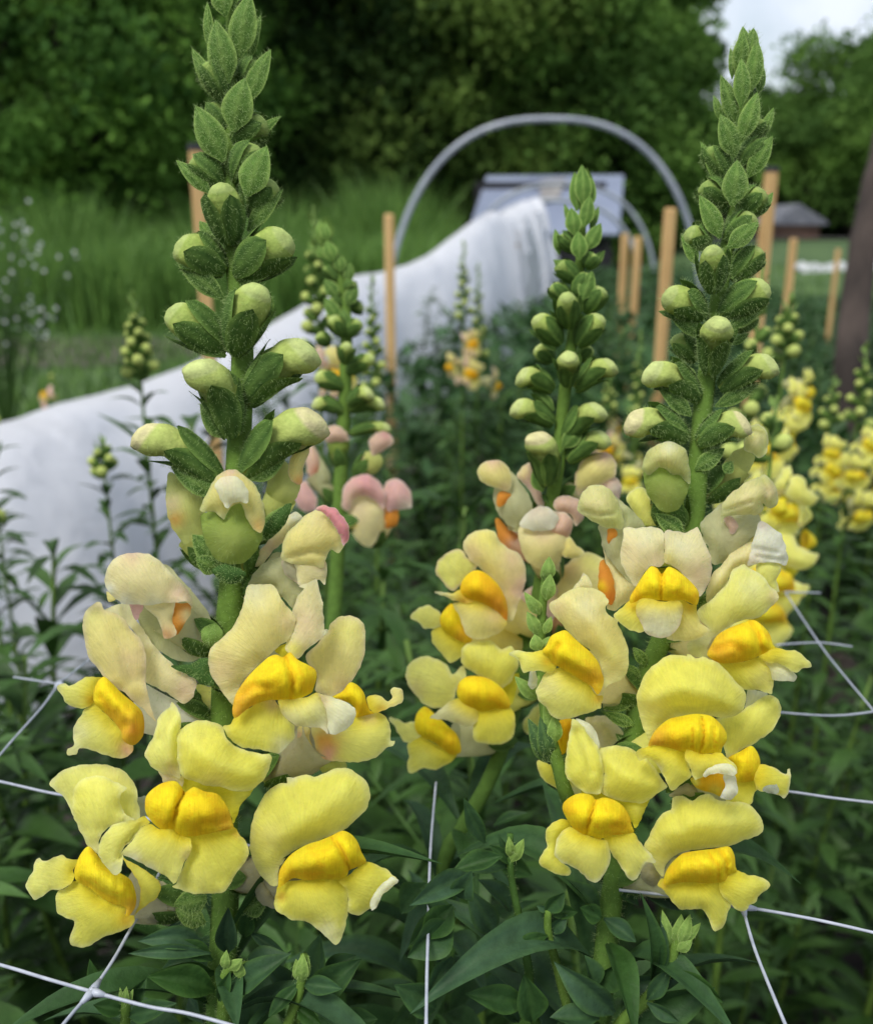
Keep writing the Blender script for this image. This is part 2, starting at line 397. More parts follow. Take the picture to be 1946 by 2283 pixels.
FLOWERS = r'''
@A|A|14|F1 1590,1000,-12|F1 1150,700,-3|3.0,6.5|tube
upper_lip|F1|6|5|cream|553,380 565,300 620,210 720,150 840,130 960,150 1080,225 1180,340 1280,430,-2 1350,540,-3 1362,650,-3 1310,580 1230,590 1100,602 960,620 820,618 710,602 620,535 570,470|S 800,140,160,pink,.45;S 1250,520,150,pink,.5;S 760,600,120,white,.9;S 1000,620,120,white,.7;S 600,470,70,white,.9
corolla_tube|F1|-3|4|tube|1100,240 1280,400 1420,560 1520,720 1565,850 1500,1060 1380,1130 1230,1130 1080,1060 960,930 860,760 800,600 900,400|S 1000,800,300,ygreen,.3
lower_lip|F1|4|1.5|cream|900,600 1000,600 1100,590 1200,590 1180,760 1215,890 1110,930 1080,850 1040,740 960,680|S 1120,900,120,rust,.45
fold|F1|3.5|1.2|orange|1190,590 1270,600 1345,600 1350,690 1290,800 1215,890 1180,770|S 1320,720,90,cream,.9
fold|F1|2.5|1|pink|785,605 910,620 885,690 840,755|
fold|F1|2|.5|butter|572,490 660,550 620,588 585,592|
sepal|F1|1|2|sepal2|1450,850 1560,790 1640,850 1640,950 1550,1000 1460,960|
sepal|F1|1|2|sepal|1340,1160 1440,1110 1510,1120 1530,1250 1560,1360 1450,1350 1370,1290 1200,1205 1170,1182|
@A|A|10|F1 1500,1720,-14|F1 850,1560,-2|3.2,7|white
upper_lip|F1|5.5|4.5|butter|345,760 370,680 430,625 505,600 545,660 640,680 720,740 790,830 850,900 910,990 935,1080 938,1200 930,1320 950,1440 985,1560 1010,1640 1030,1700 960,1640 850,1530 760,1450 650,1370 560,1300 480,1200 400,1090 365,950|S 820,1150,260,blush,.4;S 430,750,150,ygreen,.35;E 60,blush,.3;C 1.2,60,500,700/700,1000/800,1300
upper_lip|F1|1|3|cream|548,660 640,625 720,605 795,605 830,720 930,880 1010,990 1090,1080 1200,1180 1290,1250 1390,1310 1395,1370 1370,1460 1290,1530 1150,1450 1030,1380 925,1320 930,1200 900,1000 800,830 650,700|S 1320,1420,200,pink,.45;S 750,680,150,pale,.6
palate|F1|8|6.5|gold|450,1450 460,1380 500,1310 550,1280 620,1340 720,1440 830,1530 900,1610 920,1720 910,1820 870,1880 820,1915 760,1900 720,1860 700,1780 640,1700 560,1620 490,1560 455,1520|S 820,1780,230,orange,.75;S 620,1640,80,orange,.5;C 1.6,45,520,1480/640,1620/740,1740
lower_lip|F1|6|2|lemon2|110,1370 190,1340 220,1370 300,1330 370,1285 450,1280 520,1295 470,1370 450,1450 450,1520 400,1560 350,1580 270,1565 190,1520 150,1440|S 430,1500,80,amber,.6
lower_lip|F1|5|3.5|lemon2|400,1560 460,1510 560,1620 650,1710 720,1800 760,1890 820,1920 810,1980 750,2030 640,2030 540,2000 430,1960 320,1950 290,2000 240,2010 210,2000 215,1950 265,1910 260,1840 275,1740 320,1660 370,1580|S 770,1960,130,rose,.6;S 300,1800,150,pale,.4
@A|A|18|F2 150,900,-20|F2 640,880,-4|3.2,7.5|tube
upper_lip|F2|4|5|butter|400,195,-2 490,188,-2 590,190,-2 635,250 680,330 750,410 775,470 760,560 700,640 640,670 600,710 520,780 430,870 350,970 310,1060 280,1140 220,1060 150,970 100,870 85,780 100,690 190,620 270,530 330,430 370,320|S 180,880,200,pink,.30;S 450,260,170,pale,.5;S 700,480,110,blush,.4;E 50,butter,.3
upper_lip|F2|3.5|3|cream|940,140,-2 960,220,-1 985,360 1000,470 995,580 940,650 860,700 800,775 740,740 690,700 700,650 760,560 775,470 750,410 770,330 790,270 840,220 800,200 870,180|S 850,500,170,blush,.4;S 760,700,80,lemon,.8
throat|F2|3|1|throat|600,705 690,650 760,650 745,740 690,765 640,745|
palate|F2|9|7|gold|280,1140 300,1060 340,990 400,910 480,830 560,760 620,740 670,760 700,740 730,720 790,780 870,820 930,860 940,920 920,990 900,1040 820,1080 740,1095 650,1100 560,1100 460,1130 380,1180 320,1230 290,1240 275,1190|S 360,1080,190,orange,.55;S 300,1180,100,orange,.6;S 850,1000,90,amber,.5;S 600,1050,110,amber,.5;C 3,26,690,750/740,860/755,960/735,1095;C 1.5,40,330,1060/440,990/560,1010
lower_lip|F2|6|3|lemon|290,1240 380,1180 480,1120 600,1090 640,1130 670,1200 740,1280 770,1300 765,1400 700,1470 640,1520 500,1490 350,1470 250,1400 205,1305 260,1290|S 600,1120,100,blush,.5;S 680,1480,120,pale,.7
lower_lip|F2|10|3|pale|640,1100 740,1095 860,1070 940,1040 980,1100 1010,1180 1025,1260 1020,1300 1025,1365 980,1320 900,1315 800,1305 730,1270 670,1210|S 860,1200,200,lemon2,.5;E 30,blush,.3
lower_lip|F2|11|2.5|pale|930,1035 1000,1060 1100,1090 1190,1120 1245,1170 1240,1240 1190,1320 1110,1360 1040,1365 1030,1290 1010,1180 980,1100|S 980,1100,90,blush,.5
@A|A|7|F2 560,1700,-16|F2 1000,1380,-3|3.2,8|tan
upper_lip|F2|2|5|butter|860,730 920,680 980,610 1035,550 1050,500 1100,450 1180,433 1260,445 1310,500 1323,600 1315,720 1280,840 1220,950 1140,1030 1060,1080 980,1050 930,1020 940,900 880,820 855,780|S 1180,560,160,lemon2,.5;S 1120,980,120,blush,.3;E 30,blush,.3
upper_lip|F2|0|1|pale|970,620 1000,545 1035,545 1030,600|
palate|F2|4|5.5|gold|1060,1080 1140,1030 1200,960 1260,980 1310,1040 1335,1120 1360,1180 1400,1200 1300,1225 1250,1235 1240,1170 1190,1120|S 1300,1180,100,amber,.6
lower_lip|F2|5|1.5|butter|1335,1080 1400,1060 1450,1075 1500,1110 1530,1080 1520,1020 1560,1000 1610,1020 1625,1090 1600,1130 1520,1155 1450,1190 1390,1200 1350,1170|S 1450,1180,60,orange,.35
lower_lip|F2|3|4|lemon2|900,1310 1010,1320 1030,1360 1110,1360 1190,1310 1240,1230 1330,1200 1430,1200 1490,1240 1520,1320 1525,1420 1555,1420 1540,1460 1490,1475 1400,1550 1280,1585 1160,1590 1060,1580 990,1560 940,1500 920,1420 900,1370|S 1010,1430,150,orange,.8;S 1030,1530,90,rose,.8;S 1350,1230,80,blush,.5
fold|F2|1|2|butter|795,1310 880,1310 885,1400 910,1470 950,1505 900,1490 840,1460 790,1420 785,1360|S 800,1380,60,pink,.7
corolla_tube|F2|-4|6|tan|770,1290 900,1300 900,1440 930,1500 965,1555 870,1640 700,1740 560,1690 640,1520 740,1400|S 800,1500,200,blush,.25
fold|F2|-1|1|ygreen|940,1580 980,1550 1080,1570 1160,1580 1165,1650 1060,1650 990,1680 960,1640|
fold|F2|-9|2|lemon2|-10,985 40,975 100,1000 170,985 190,1050 190,1310 100,1290 20,1250 40,1160 30,1080|S 150,1180,110,tube,.8
@A|A|20|F3 1270,1500,-24|F3 900,1050,-5|3.2,8|throat
upper_lip|F3|5|4|lemon2|640,710 560,650 515,580 515,520 560,440 600,340 630,230,-2 680,160,-3 745,110,-3 755,60,-3 800,110,-2 840,200 845,280 825,380 815,520 830,650 840,770 760,745|S 760,700,110,blush,.5;C 1.6,30,760,110/740,200/680,290/650,420;C -1.2,60,740,300/760,600
upper_lip|F3|7|7|lemon|820,340,-2 900,270,-2 1000,235,-2 1100,240,-2 1200,275,-2 1235,310,-2 1260,390 1320,460 1420,500 1560,540 1680,560 1660,680 1600,790 1480,880 1350,890 1200,850 1050,830 950,790 860,760 815,640 810,480|S 950,350,180,lemon2,.6;S 1550,850,150,lemon,.4;S 1150,800,150,cream,.4;C -1.2,90,900,400/1150,650/1500,760
throat|F3|2|2|throat|850,750 960,790 1200,840 1340,880 1510,865 1430,980 1370,1080 1330,1185 1290,1080 1230,980 1100,900 960,870 900,900 850,860|S 1400,950,130,lemon,.8
fold|F3|3|1.5|cream|630,690 700,730 860,760 860,850 800,810 690,812 660,750|S 720,760,70,pink,.3
palate|F3|11|8|gold|510,1020 520,940 580,870 680,810 790,795 850,850 880,900 960,850 1060,890 1170,910 1240,980 1290,1080 1320,1180 1330,1230 1250,1250 1150,1270 1000,1300 920,1310 830,1300 760,1240 680,1250 600,1200 540,1130 515,1080|S 1180,1060,180,amber,.45;S 1260,1190,120,orange,.6;S 1000,1260,120,amber,.7;S 680,1200,110,amber,.5;S 550,930,80,amber,.3;C 4,24,880,880/820,990/790,1100/755,1240;C 1.6,40,1060,1180/1180,1180/1280,1150
lower_lip|F3|8|2|lemon2|510,1120 440,1150 340,1165 220,1200 130,1290 85,1400 90,1500 150,1580 210,1650 250,1665 290,1620 310,1500 300,1440 360,1370 440,1280 490,1220 560,1180|C 1.2,25,470,1220/340,1380/280,1500;S 240,1600,90,pale,.5
lower_lip|F3|12|3.5|lemon2|490,1215 560,1190 650,1240 760,1240 850,1300 930,1330 930,1450 880,1540 840,1640 800,1740 775,1750 700,1680 600,1620 480,1560 380,1510 300,1460 370,1370 430,1290|S 400,1530,110,white,.8;S 560,1620,90,white,.7;S 900,1480,90,blush,.3;E 24,lemon,.4
lower_lip|F3|9|4|lemon|930,1320 1100,1270 1250,1240 1335,1225 1380,1290 1450,1360 1470,1440 1430,1560 1350,1650 1290,1770 1220,1830 1100,1830 960,1840 860,1810 760,1770 800,1750 850,1620 930,1450|S 1000,1750,220,lemon2,.6;S 1360,1290,60,orange,.35
@A|A|16|F4 60,1250,-22|F4 700,1180,-4|3.2,8.5|tan
upper_lip|F4|5|8|lemon|575,345 640,345 760,320 830,350 900,320 980,275 1080,260 1180,280 1280,350 1340,440 1345,540 1300,650 1210,740 1110,830 1000,880 880,930 740,980 640,1030 560,1110 500,1200 490,1345 430,1340 330,1250 270,1140 240,1000 240,850 270,720 330,570 430,450 530,395 580,400|S 1150,520,200,lemon2,.4;S 400,900,240,butter,.4;C 1.2,40,590,370/640,500/700,650;C -1.0,90,1100,450/900,700/500,900;S 620,360,60,pale,.6
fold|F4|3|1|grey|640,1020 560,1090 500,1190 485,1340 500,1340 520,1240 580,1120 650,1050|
palate|F4|10|8|gold|500,1300 510,1210 570,1110 640,1040 760,970 880,930 980,890 1090,840 1170,870 1230,940 1270,1040 1310,1130 1220,1180 1150,1210 1140,1250 1080,1290 900,1290 750,1300 640,1280 560,1330 500,1370|S 700,1100,180,throat,.35;S 560,1250,120,amber,.6;S 820,1260,120,amber,.6;S 1180,1180,60,amber,.6;C 3,24,980,890/1080,1000/1130,1110/1150,1220;C 1.5,45,640,1250/760,1240/900,1240
lower_lip|F4|8|4.5|lemon|490,1370 560,1320 700,1300 880,1280 1050,1280 1130,1370 1145,1480 1140,1600 1120,1720 1080,1840 1030,1895 950,1830 860,1750 740,1680 620,1665 570,1630 500,1600 460,1520 480,1430|S 530,1450,60,orange,.4;S 950,1780,150,pale,.6;E 22,lemon2,.3;C 1.5,35,540,1380/530,1480
lower_lip|F4|9|3|lemon|1060,1300 1140,1255 1220,1185 1310,1130 1400,1150 1500,1200 1560,1260 1600,1300 1520,1370 1470,1430 1410,1500 1360,1560 1340,1560 1280,1610 1220,1620 1145,1590 1145,1480 1120,1380|
fold|F4|10.5|1|pale|1560,1265 1612,1300 1560,1350 1470,1430 1410,1530 1360,1582 1345,1500 1400,1400 1480,1310|
corolla_tube|F4|-2|4|tan|330,1250 430,1340 480,1370 460,1480 480,1560 360,1530 290,1440 280,1340|
@A|A|8|F5 1560,1400,-12|F5 1000,1300,-4|3.2,8|tan
upper_lip|F5|2.5|2.5|lemon2|285,285 340,220 430,150 560,110 700,100 850,115 960,150 1040,230 1090,330 1105,420 1120,600 1000,640 900,600 800,500 640,480 560,600 515,580 440,430 340,340|S 900,170,260,butter,.4
upper_lip|F5|6|5|lemon2|510,560 505,400 530,300 610,230 760,205 880,260 1010,320 950,370 945,460 990,550 1080,610 940,650 820,700 750,800 750,930 700,900 640,850 580,730 540,640|S 640,420,200,lemon,.4
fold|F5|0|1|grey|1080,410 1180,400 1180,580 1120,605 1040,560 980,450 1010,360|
palate|F5|8|6.5|gold|520,1100 540,1020 580,930 650,860 720,920 790,1010 870,1070 950,1110 1040,1170 1080,1260 1095,1350 1080,1430 1030,1500 990,1510 1000,1430 900,1400 780,1340 650,1240 540,1180|S 820,1180,260,throat,.5;S 1050,1420,110,orange,.6;C 1.5,40,600,1180/760,1290/900,1360
lower_lip|F5|7|2|lemon2|560,980 500,985 450,970 410,945 330,960 270,995 220,990 200,965 160,985 140,1070 90,1180 70,1230 110,1310 150,1355 210,1330 300,1270 380,1265 460,1230 515,1170 520,1080|
lower_lip|F5|6|5|lemon|380,1265 460,1230 530,1180 650,1230 780,1330 900,1400 1000,1430 990,1500 1070,1500 1075,1560 1030,1610 930,1650 820,1690 740,1730 660,1780 560,1790 490,1770 475,1710 510,1620 520,1550 440,1520 370,1480 350,1400 355,1300|S 1000,1540,110,orange,.35;S 430,1420,130,lemon2,.5
fold|F5|2|2.5|lemon|960,960 1100,1040 1200,1100 1300,1180 1320,1230 1290,1330 1200,1400 1110,1470 1070,1510 1110,1420 1135,1300 1110,1180 1040,1080|E 30,amber,.25
corolla_tube|F5|-4|5|tan|1320,1180 1440,1250 1590,1290 1560,1400 1560,1500 1550,1530 1400,1600 1250,1550 1080,1510 1200,1420 1300,1330|
@A|A|10|Z4 700,2130,-8|Z4 660,1900,-2|3,5|ygreen
corolla_tube|Z4|6|7|bud|440,1760 520,1740 585,1790 640,1700 700,1690 760,1800 840,1850 820,1950 780,2020 700,2080 600,2080 520,2040 460,1930 445,1850|S 620,1950,200,ygreen,.4
upper_lip|Z4|8|6|butter|430,1720 470,1620 530,1520 600,1465 660,1465 740,1510 810,1600 850,1700 855,1800 830,1875 790,1860 740,1790 700,1690 640,1700 610,1740 585,1790 520,1740 440,1740|S 620,1480,80,pink,.6;S 820,1830,70,orange,.5;S 480,1680,120,ygreen,.4;E 25,ygreen,.4
fold|Z4|12|2|pale|525,1560 580,1510 680,1520 745,1600 740,1680 690,1670 640,1690 610,1720 560,1650|S 600,1520,70,blush,.4
sepal|F2|8|2|sepal|110,80 200,30 300,50 380,100 340,160 260,185 190,150|
@A|A|-4|Z4 560,2080,-6|Z4 380,1900,0|3,5|ygreen
corolla_tube|Z4|0|6|ygreen|230,1480 330,1540 430,1620 460,1720 460,1850 470,1950 500,2040 430,2060 360,2000 300,1920 240,1830 205,1700 210,1580|S 270,1790,80,orange,.6;S 240,1680,90,blush,.5
@A|A|-2|Z4 800,1900,-6|Z4 960,1640,0|3,5|ygreen
upper_lip|Z4|1|3|butter|1040,1260 1100,1215 1140,1250 1145,1350 1110,1450 1095,1550 1060,1560 1020,1520 1010,1430 1040,1340|S 1080,1540,70,rust,.45;S 1110,1230,60,blush,.7;E 20,blush,.4
corolla_tube|Z4|-1|5|ygreen|960,1400 1010,1430 1040,1540 1090,1560 1060,1650 980,1730 880,1820 850,1760 860,1600 900,1480|
@A|A|9|Z4 760,2260,-14|Z4 1000,2120,-5|3.2,6.5|tube
upper_lip|Z4|6|6|butter|960,2040 970,1950 1010,1870 1080,1800 1160,1740 1240,1700 1260,1720 1330,1850 1380,1940 1340,2010 1290,1990 1260,2040 1240,2110 1160,2095 1060,2080 985,2065|S 1180,1780,120,cream,.6;E 26,ygreen,.3;C 1.2,20,1000,2040/1150,2000/1300,2010
upper_lip|Z4|9|2.5|rose|1190,1722 1240,1695 1320,1720 1390,1800 1410,1880 1400,1930 1370,1965 1340,1880 1280,1790 1230,1740|
lower_lip|F2|5|2|cream|760,0 900,-50 1010,0 1020,100 1003,190 960,150 900,180 830,195 790,180 780,90|S 980,30,60,pink,.5
lower_lip|F2|4|2|tan|665,0 770,0 800,180 700,120 670,50|E 20,pink,.4
corolla_tube|F2|1|4|tube|400,190 440,110 520,20 660,-30 720,0 740,140 800,190 840,220 800,300 770,390 700,330 640,250 590,195 490,190|
upper_lip|Z4|-2|2|cream|760,2080 880,1920 950,1800 1060,1740 1105,1790 1040,1840 980,1930 900,2010 820,2100|S 1060,1780,80,white,.8;S 900,1980,120,pink,.45
sepal|Z4|3|2|sepal|980,1700 1030,1690 1000,1800 940,1880 860,1920 840,1860 900,1770|
@A|A|-10|SS 470,1540,-6|SS 440,1560,-2|2,3|tan
fold|SS|0|2|tube|430,1540 470,1530 492,1560 492,1600 455,1610 440,1580|
@B|B|14|G6 900,760,-16|G6 830,760,-5|3.2,8|throat
upper_lip|G6|5|3|cream|565,375,-2 640,375,-2 740,365,-2 800,385,-2 822,408,-1 825,480 830,580 800,630 740,625 690,680 640,760 618,742 580,680 545,610 540,520 555,440|S 620,540,120,blush,.25;S 700,420,120,pale,.5;S 780,600,80,blush,.4
upper_lip|G6|5|4|cream|823,408,-1 850,388,-2 900,395,-2 960,405,-2 1010,380,-2 1045,367,-2 1065,410,-1 1100,490 1130,560 1140,640 1120,730 1080,800 1055,825 1040,780 960,690 880,620 830,600 825,500|S 1070,680,150,blush,.45;S 930,500,150,pale,.5;S 850,590,80,throat,.4;E 26,blush,.25
palate|G6|9|6|gold|600,830 640,760 690,680 740,625 780,640 810,675 850,630 890,640 960,690 1030,760 1055,810 1040,880 1000,870 940,845 880,855 800,850 720,840 660,850 605,870|S 1030,830,70,amber,.7;S 640,830,70,amber,.6;C 3.2,16,810,660/806,760/800,850
lower_lip|G6|6|2.5|lemon2|600,850 660,830 690,860 680,920 690,990 700,1050 610,1052 560,1020 520,980 500,945 550,900|S 620,870,60,amber,.4
lower_lip|G6|6|2.5|butter|900,840 1000,870 1040,880 1040,930 1060,990 1115,1040 1110,1070 1050,1100 980,1120 900,1115 840,1100 880,1020 900,950|S 1000,890,60,amber,.5
lower_lip|G6|11|3|pale|660,848 740,840 820,855 900,848 940,870 950,920 930,1000 890,1060 830,1095 750,1085 700,1060 680,1010 645,950 640,890|E 40,pink,.35;S 760,1040,100,white,.4
@B|B|9|G2 400,880,-18|G2 860,1000,-5|3.2,8|cream
upper_lip|G2|4|5|lemon2|720,740 800,690 880,610 960,520 990,440,-1 1040,400,-2 1090,385,-2 1150,420,-2 1230,470,-1 1290,540 1350,600 1360,660 1290,730 1200,805 1100,820 1000,850 920,900 850,960 800,1040 800,1110 700,1100 650,1060 640,1000 720,970 800,900 780,860 720,800|S 1330,640,90,blush,.4;S 1150,560,150,pale,.3;S 780,980,150,tube,.5
upper_lip|G2|1|2|lemon2|1190,380 1250,355 1380,395 1380,440 1350,500 1365,600 1290,570 1200,480|
palate|G2|8|7|gold|800,1100 830,1020 880,940 960,890 1060,850 1160,820 1230,860 1290,930 1320,1020 1350,1050 1260,1090 1200,1110 1120,1140 1000,1160 900,1160|S 900,1060,180,orange,.6;S 1050,1120,120,amber,.6;C 2.4,26,1130,830/1200,930/1240,1090;C 1.2,40,880,1050/980,1010/1060,1060
lower_lip|G2|9|2|lemon2|1205,1110 1260,1085 1340,1040 1420,1060 1500,1065 1560,1110 1620,1170 1622,1195 1560,1200 1500,1235 1440,1210 1350,1165 1270,1150|
lower_lip|G2|7|2|pale|1250,1150 1350,1155 1440,1200 1510,1260 1490,1305 1420,1300 1310,1285|
lower_lip|G2|6|4|lemon|880,1140 1000,1150 1120,1140 1210,1115 1270,1150 1320,1200 1325,1300 1305,1405 1200,1375 1100,1370 1020,1320 940,1230|S 1250,1280,150,butter,.5
upper_lip|G2|2|3|white|1215,45 1300,80 1380,140 1400,180 1420,260 1435,330 1420,385 1330,375 1220,370 1120,390 1130,330 1150,250 1180,130|S 1160,340,90,blush,.4;S 1240,70,60,pink,.35;C .8,18,1180,260/1350,290;C .8,18,1190,320/1390,350
corolla_tube|G2|-2|5|cream|1050,250 1190,200 1200,330 1150,400 1060,400 990,450 960,520 880,610 800,690 790,620 800,560 850,440 930,370 980,300|
@B|B|10|G1 1330,1260,-16|G1 900,1010,-5|3.2,8|cream
upper_lip|G1|5|6|butter|515,400 600,340 740,260,-2 860,250,-2 960,265,-2 1030,320,-1 1065,380 1030,440 1060,500 1110,530 1160,535 1145,580 1200,690 1240,800 1250,930 1230,1040 1160,1110 1060,1150 1030,1180 1010,1050 980,950 900,840 800,760 700,670 640,600 580,530 530,470|S 580,440,110,blush,.4;S 850,420,200,pale,.5;S 1100,850,200,lemon2,.4;E 30,lemon2,.4;C -1.3,80,720,350/950,600/1120,900
upper_lip|G1|2|1|cream|720,280 790,180 830,110 880,150 915,240 860,262|
palate|G1|8|7|gold|450,840 490,780 530,700 600,660 670,645 740,710 820,780 900,850 970,940 1000,1030 1020,1100 1000,1190 960,1240 900,1160 800,1100 700,1040 600,980 560,960 500,890|S 930,1080,180,orange,.55;S 820,900,150,throat,.3;C 1.6,30,600,780/560,850/570,930;C 1.3,45,640,960/800,1060/920,1120
lower_lip|G1|7|2|lemon2|145,865 230,820 320,845 400,840 460,835 500,890 580,970 570,1000 520,1045 440,1020 350,1020 280,1040 255,1000 240,930|S 500,930,70,amber,.5
lower_lip|G1|6|5|lemon2|480,1040 560,1000 640,990 760,1070 880,1150 950,1240 1010,1250 1000,1320 990,1370 860,1410 740,1450 620,1470 540,1440 480,1360 410,1280 395,1200 430,1120|S 970,1280,70,orange,.4;S 500,1150,160,cream,.5
fold|G1|2|1.5|pale|340,1030 380,1010 400,1080 400,1160 360,1192 320,1150|
corolla_tube|G1|-4|4|tube|1000,1200 1100,1150 1230,1060 1300,1200 1240,1300 1130,1380 1020,1370|
@B|B|19|G3 100,1000,-26|G3 750,830,-5|3.2,9|lemon2
upper_lip|G3|5|11|lemon|360,860 320,760 280,660 258,540 270,430 330,310 400,230 500,165 600,150 680,168 670,145 700,150 740,180 800,165 880,190 960,240 1030,310 1080,380 1150,450 1160,530 1130,610 1060,650 960,670 860,655 700,650 560,670 450,745 400,800|S 380,580,160,butter,.5;C -1.8,80,380,500/620,420/900,500/1060,560;C 1.6,45,560,600/760,640/940,600;S 860,380,200,lemon2,.3;E 26,lemon2,.4
palate|G3|10|7|gold|350,900 390,800 440,740 520,680 620,655 740,635 860,650 930,700 990,780 1000,850 960,920 950,960 860,965 760,965 690,935 640,950 560,925 470,905 400,895|S 430,830,120,orange,.55;S 560,900,110,amber,.7;S 400,880,80,orange,.4;C 2.8,18,800,680/812,830/775,965;C 1.4,14,720,760/715,930;C 1.4,14,890,760/900,940
lower_lip|G3|9|3.5|lemon|250,960 340,905 460,890 560,915 650,930 665,1000 685,1080 705,1140 660,1190 600,1240 550,1270 520,1240 490,1170 440,1090 380,1020 330,1000 280,1020|S 430,1090,60,pale,.7;S 560,1200,110,lemon2,.5
lower_lip|G3|12|2|lemon2|665,930 760,960 860,965 950,955 1000,1000 1060,1040 1085,1110 1060,1130 980,1090 880,1110 800,1150 740,1190 710,1130 690,1060 655,1010|
fold|G3|13.5|1.5|pale|795,1140 860,1080 950,1045 1040,1060 1085,1120 1060,1145 960,1130 870,1132 820,1162|
fold|G3|11|1.5|white|980,1120 1060,1140 1085,1220 1080,1300 1030,1350 960,1340 940,1320 980,1240|
@B|B|8|G3 560,1300,-12|G3 1010,1130,-4|3.2,8|tube
upper_lip|G3|3|4|lemon|880,690 1060,640 1130,610 1180,570 1260,520 1350,480 1410,500 1445,560 1440,640 1390,750 1300,830 1200,890 1100,950 1010,1005 980,930 960,850 950,780|S 1300,600,180,lemon2,.35
upper_lip|G3|0|1.5|pale|1180,420 1250,440 1335,475 1260,530 1160,590 1160,500|
palate|G3|6|5|gold|1010,1000 1100,950 1200,900 1250,950 1275,1030 1265,1130 1230,1180 1160,1200 1060,1190 1065,1100 1040,1040|S 1180,1160,80,amber,.6
lower_lip|G3|7|2|lemon|1270,1050 1340,1060 1395,1080 1430,1110 1490,1130 1500,1095 1520,1090 1530,1150 1520,1230 1500,1310 1470,1335 1410,1300 1340,1280 1260,1270 1225,1190|E 20,pale,.4
fold|G3|7.8|1|grey|1250,1240 1340,1180 1400,1200 1420,1290 1330,1285|
lower_lip|G3|4|2|lemon|1000,1190 1080,1180 1230,1180 1290,1215 1230,1290 1200,1380 1120,1400 1000,1370|
palate|G3|3|3|amber|700,1170 800,1140 880,1120 1000,1120 1000,1240 960,1320 880,1290 800,1270 740,1240|S 730,1210,70,lemon,.9;S 900,1270,70,lemon,.7
corolla_tube|G3|-2|4|tan|530,1310 620,1230 690,1170 790,1270 870,1290 800,1345 700,1355 640,1330|
@B|B|16|G4 1080,620,-24|G4 820,900,-5|3.2,8|throat
upper_lip|G4|5|4|lemon|520,10,-2 560,30,-2 640,100,-2 700,190,-2 760,290,-1 800,420 810,560 800,640 780,705 680,705 600,670 520,610 460,520 455,400 480,230 500,120,-1|S 620,250,130,lemon2,.4;C 1.2,30,560,120/640,300/700,500
upper_lip|G4|2|2|pale|550,10 680,60 760,180 768,290 700,240 620,140|
upper_lip|G4|4|7|lemon|770,290,-2 850,270,-2 950,258,-2 1050,280,-2 1120,320,-2 1200,380 1280,460 1370,590 1400,640 1340,680 1260,740 1180,790 1080,790 960,770 860,735 790,700 805,560 795,420|S 900,380,150,lemon2,.5;C -1.2,80,880,420/1050,560/1280,640
throat|G4|2|2|throat|600,680 780,680 900,750 1080,780 1230,745 1180,880 1100,1025 1060,930 980,830 850,770 740,760 640,735|S 1130,850,100,lemon,.8
palate|G4|10|8|gold|430,850 440,790 510,730 600,700 700,720 740,760 800,740 900,760 990,820 1050,920 1070,1000 1090,1060 980,1080 880,1090 820,1110 760,1130 700,1100 630,1090 560,1060 500,990 460,920|S 1020,950,130,amber,.6;S 480,820,110,amber,.5;S 930,1070,90,amber,.7;S 600,1040,90,amber,.5;C 3.4,20,740,760/690,920/640,1085;C 1.4,35,880,1010/1000,1020
lower_lip|G4|7|2.5|lemon|450,940 340,970 280,1040 270,1120 290,1190 240,1260 210,1330 260,1390 350,1440 460,1465 500,1440 490,1390 420,1330 380,1280 390,1150 430,1080 510,1010|
lower_lip|G4|11|4|lemon2|510,1015 580,1060 680,1095 760,1125 830,1130 870,1240 870,1340 820,1440 770,1510 730,1530 660,1500 580,1420 480,1370 400,1330 358,1280 365,1180 400,1090 450,1040|E 22,pale,.4
lower_lip|G4|9|3|lemon2|815,1100 920,1080 1080,1055 1140,1130 1190,1200 1260,1280 1295,1330 1260,1355 1195,1340 1150,1420 1110,1490 1070,1510 1010,1440 940,1340 880,1250 840,1180|E 20,pale,.4;S 870,1110,60,gold,.5
@B|B|14|G5 60,1050,-22|G5 760,1000,-5|3.2,8|tube
upper_lip|G5|5|8|lemon|610,420 615,330,-2 680,310,-2 740,325,-2 800,360,-1 880,310,-1 960,300,-1 1040,350 1180,360 1300,380 1400,460 1450,560 1450,640 1370,690 1260,730 1140,780 1000,800 860,810 720,830 620,880 550,950 530,1060 450,960 360,800 400,680 460,570 530,470 600,440|S 1200,500,220,lemon2,.4;C 1.3,40,640,360/660,480/700,600;C -1.0,90,560,650/900,560/1300,560;S 480,780,150,butter,.3
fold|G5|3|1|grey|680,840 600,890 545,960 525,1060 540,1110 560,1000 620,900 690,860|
palate|G5|10|7.5|gold|540,1130 540,1060 580,970 650,890 720,840 860,815 1000,800 1140,780 1190,860 1200,960 1210,1010 1130,1050 1110,1090 1060,1110 940,1120 820,1110 700,1110 600,1130|S 620,1000,110,amber,.4;S 900,1090,150,amber,.45;S 850,960,150,throat,.3;C 2.6,18,1050,800/1120,920/1115,1080;C 1.4,16,950,840/1040,960/1040,1090
lower_lip|G5|8|4.5|lemon|480,1130 530,1070 560,1130 700,1105 860,1105 1050,1100 1080,1230 1160,1310 1130,1400 1080,1530 1010,1560 980,1530 940,1430 880,1360 780,1360 690,1360 620,1290 550,1200|S 540,1140,50,rust,.3;E 22,lemon2,.3
lower_lip|G5|9|2.5|lemon|1045,1110 1130,1050 1210,1005 1300,1040 1420,1060 1480,1090 1525,1140 1470,1190 1410,1240 1390,1290 1330,1320 1310,1360 1250,1385 1200,1360 1160,1310 1080,1240|E 22,lemon2,.3
corolla_tube|G5|-2|5|tan|330,980 420,930 500,1000 530,1080 490,1160 400,1140 330,1070|
@B|B|4|G6 800,420,-12|G6 520,600,-4|3,6|tube
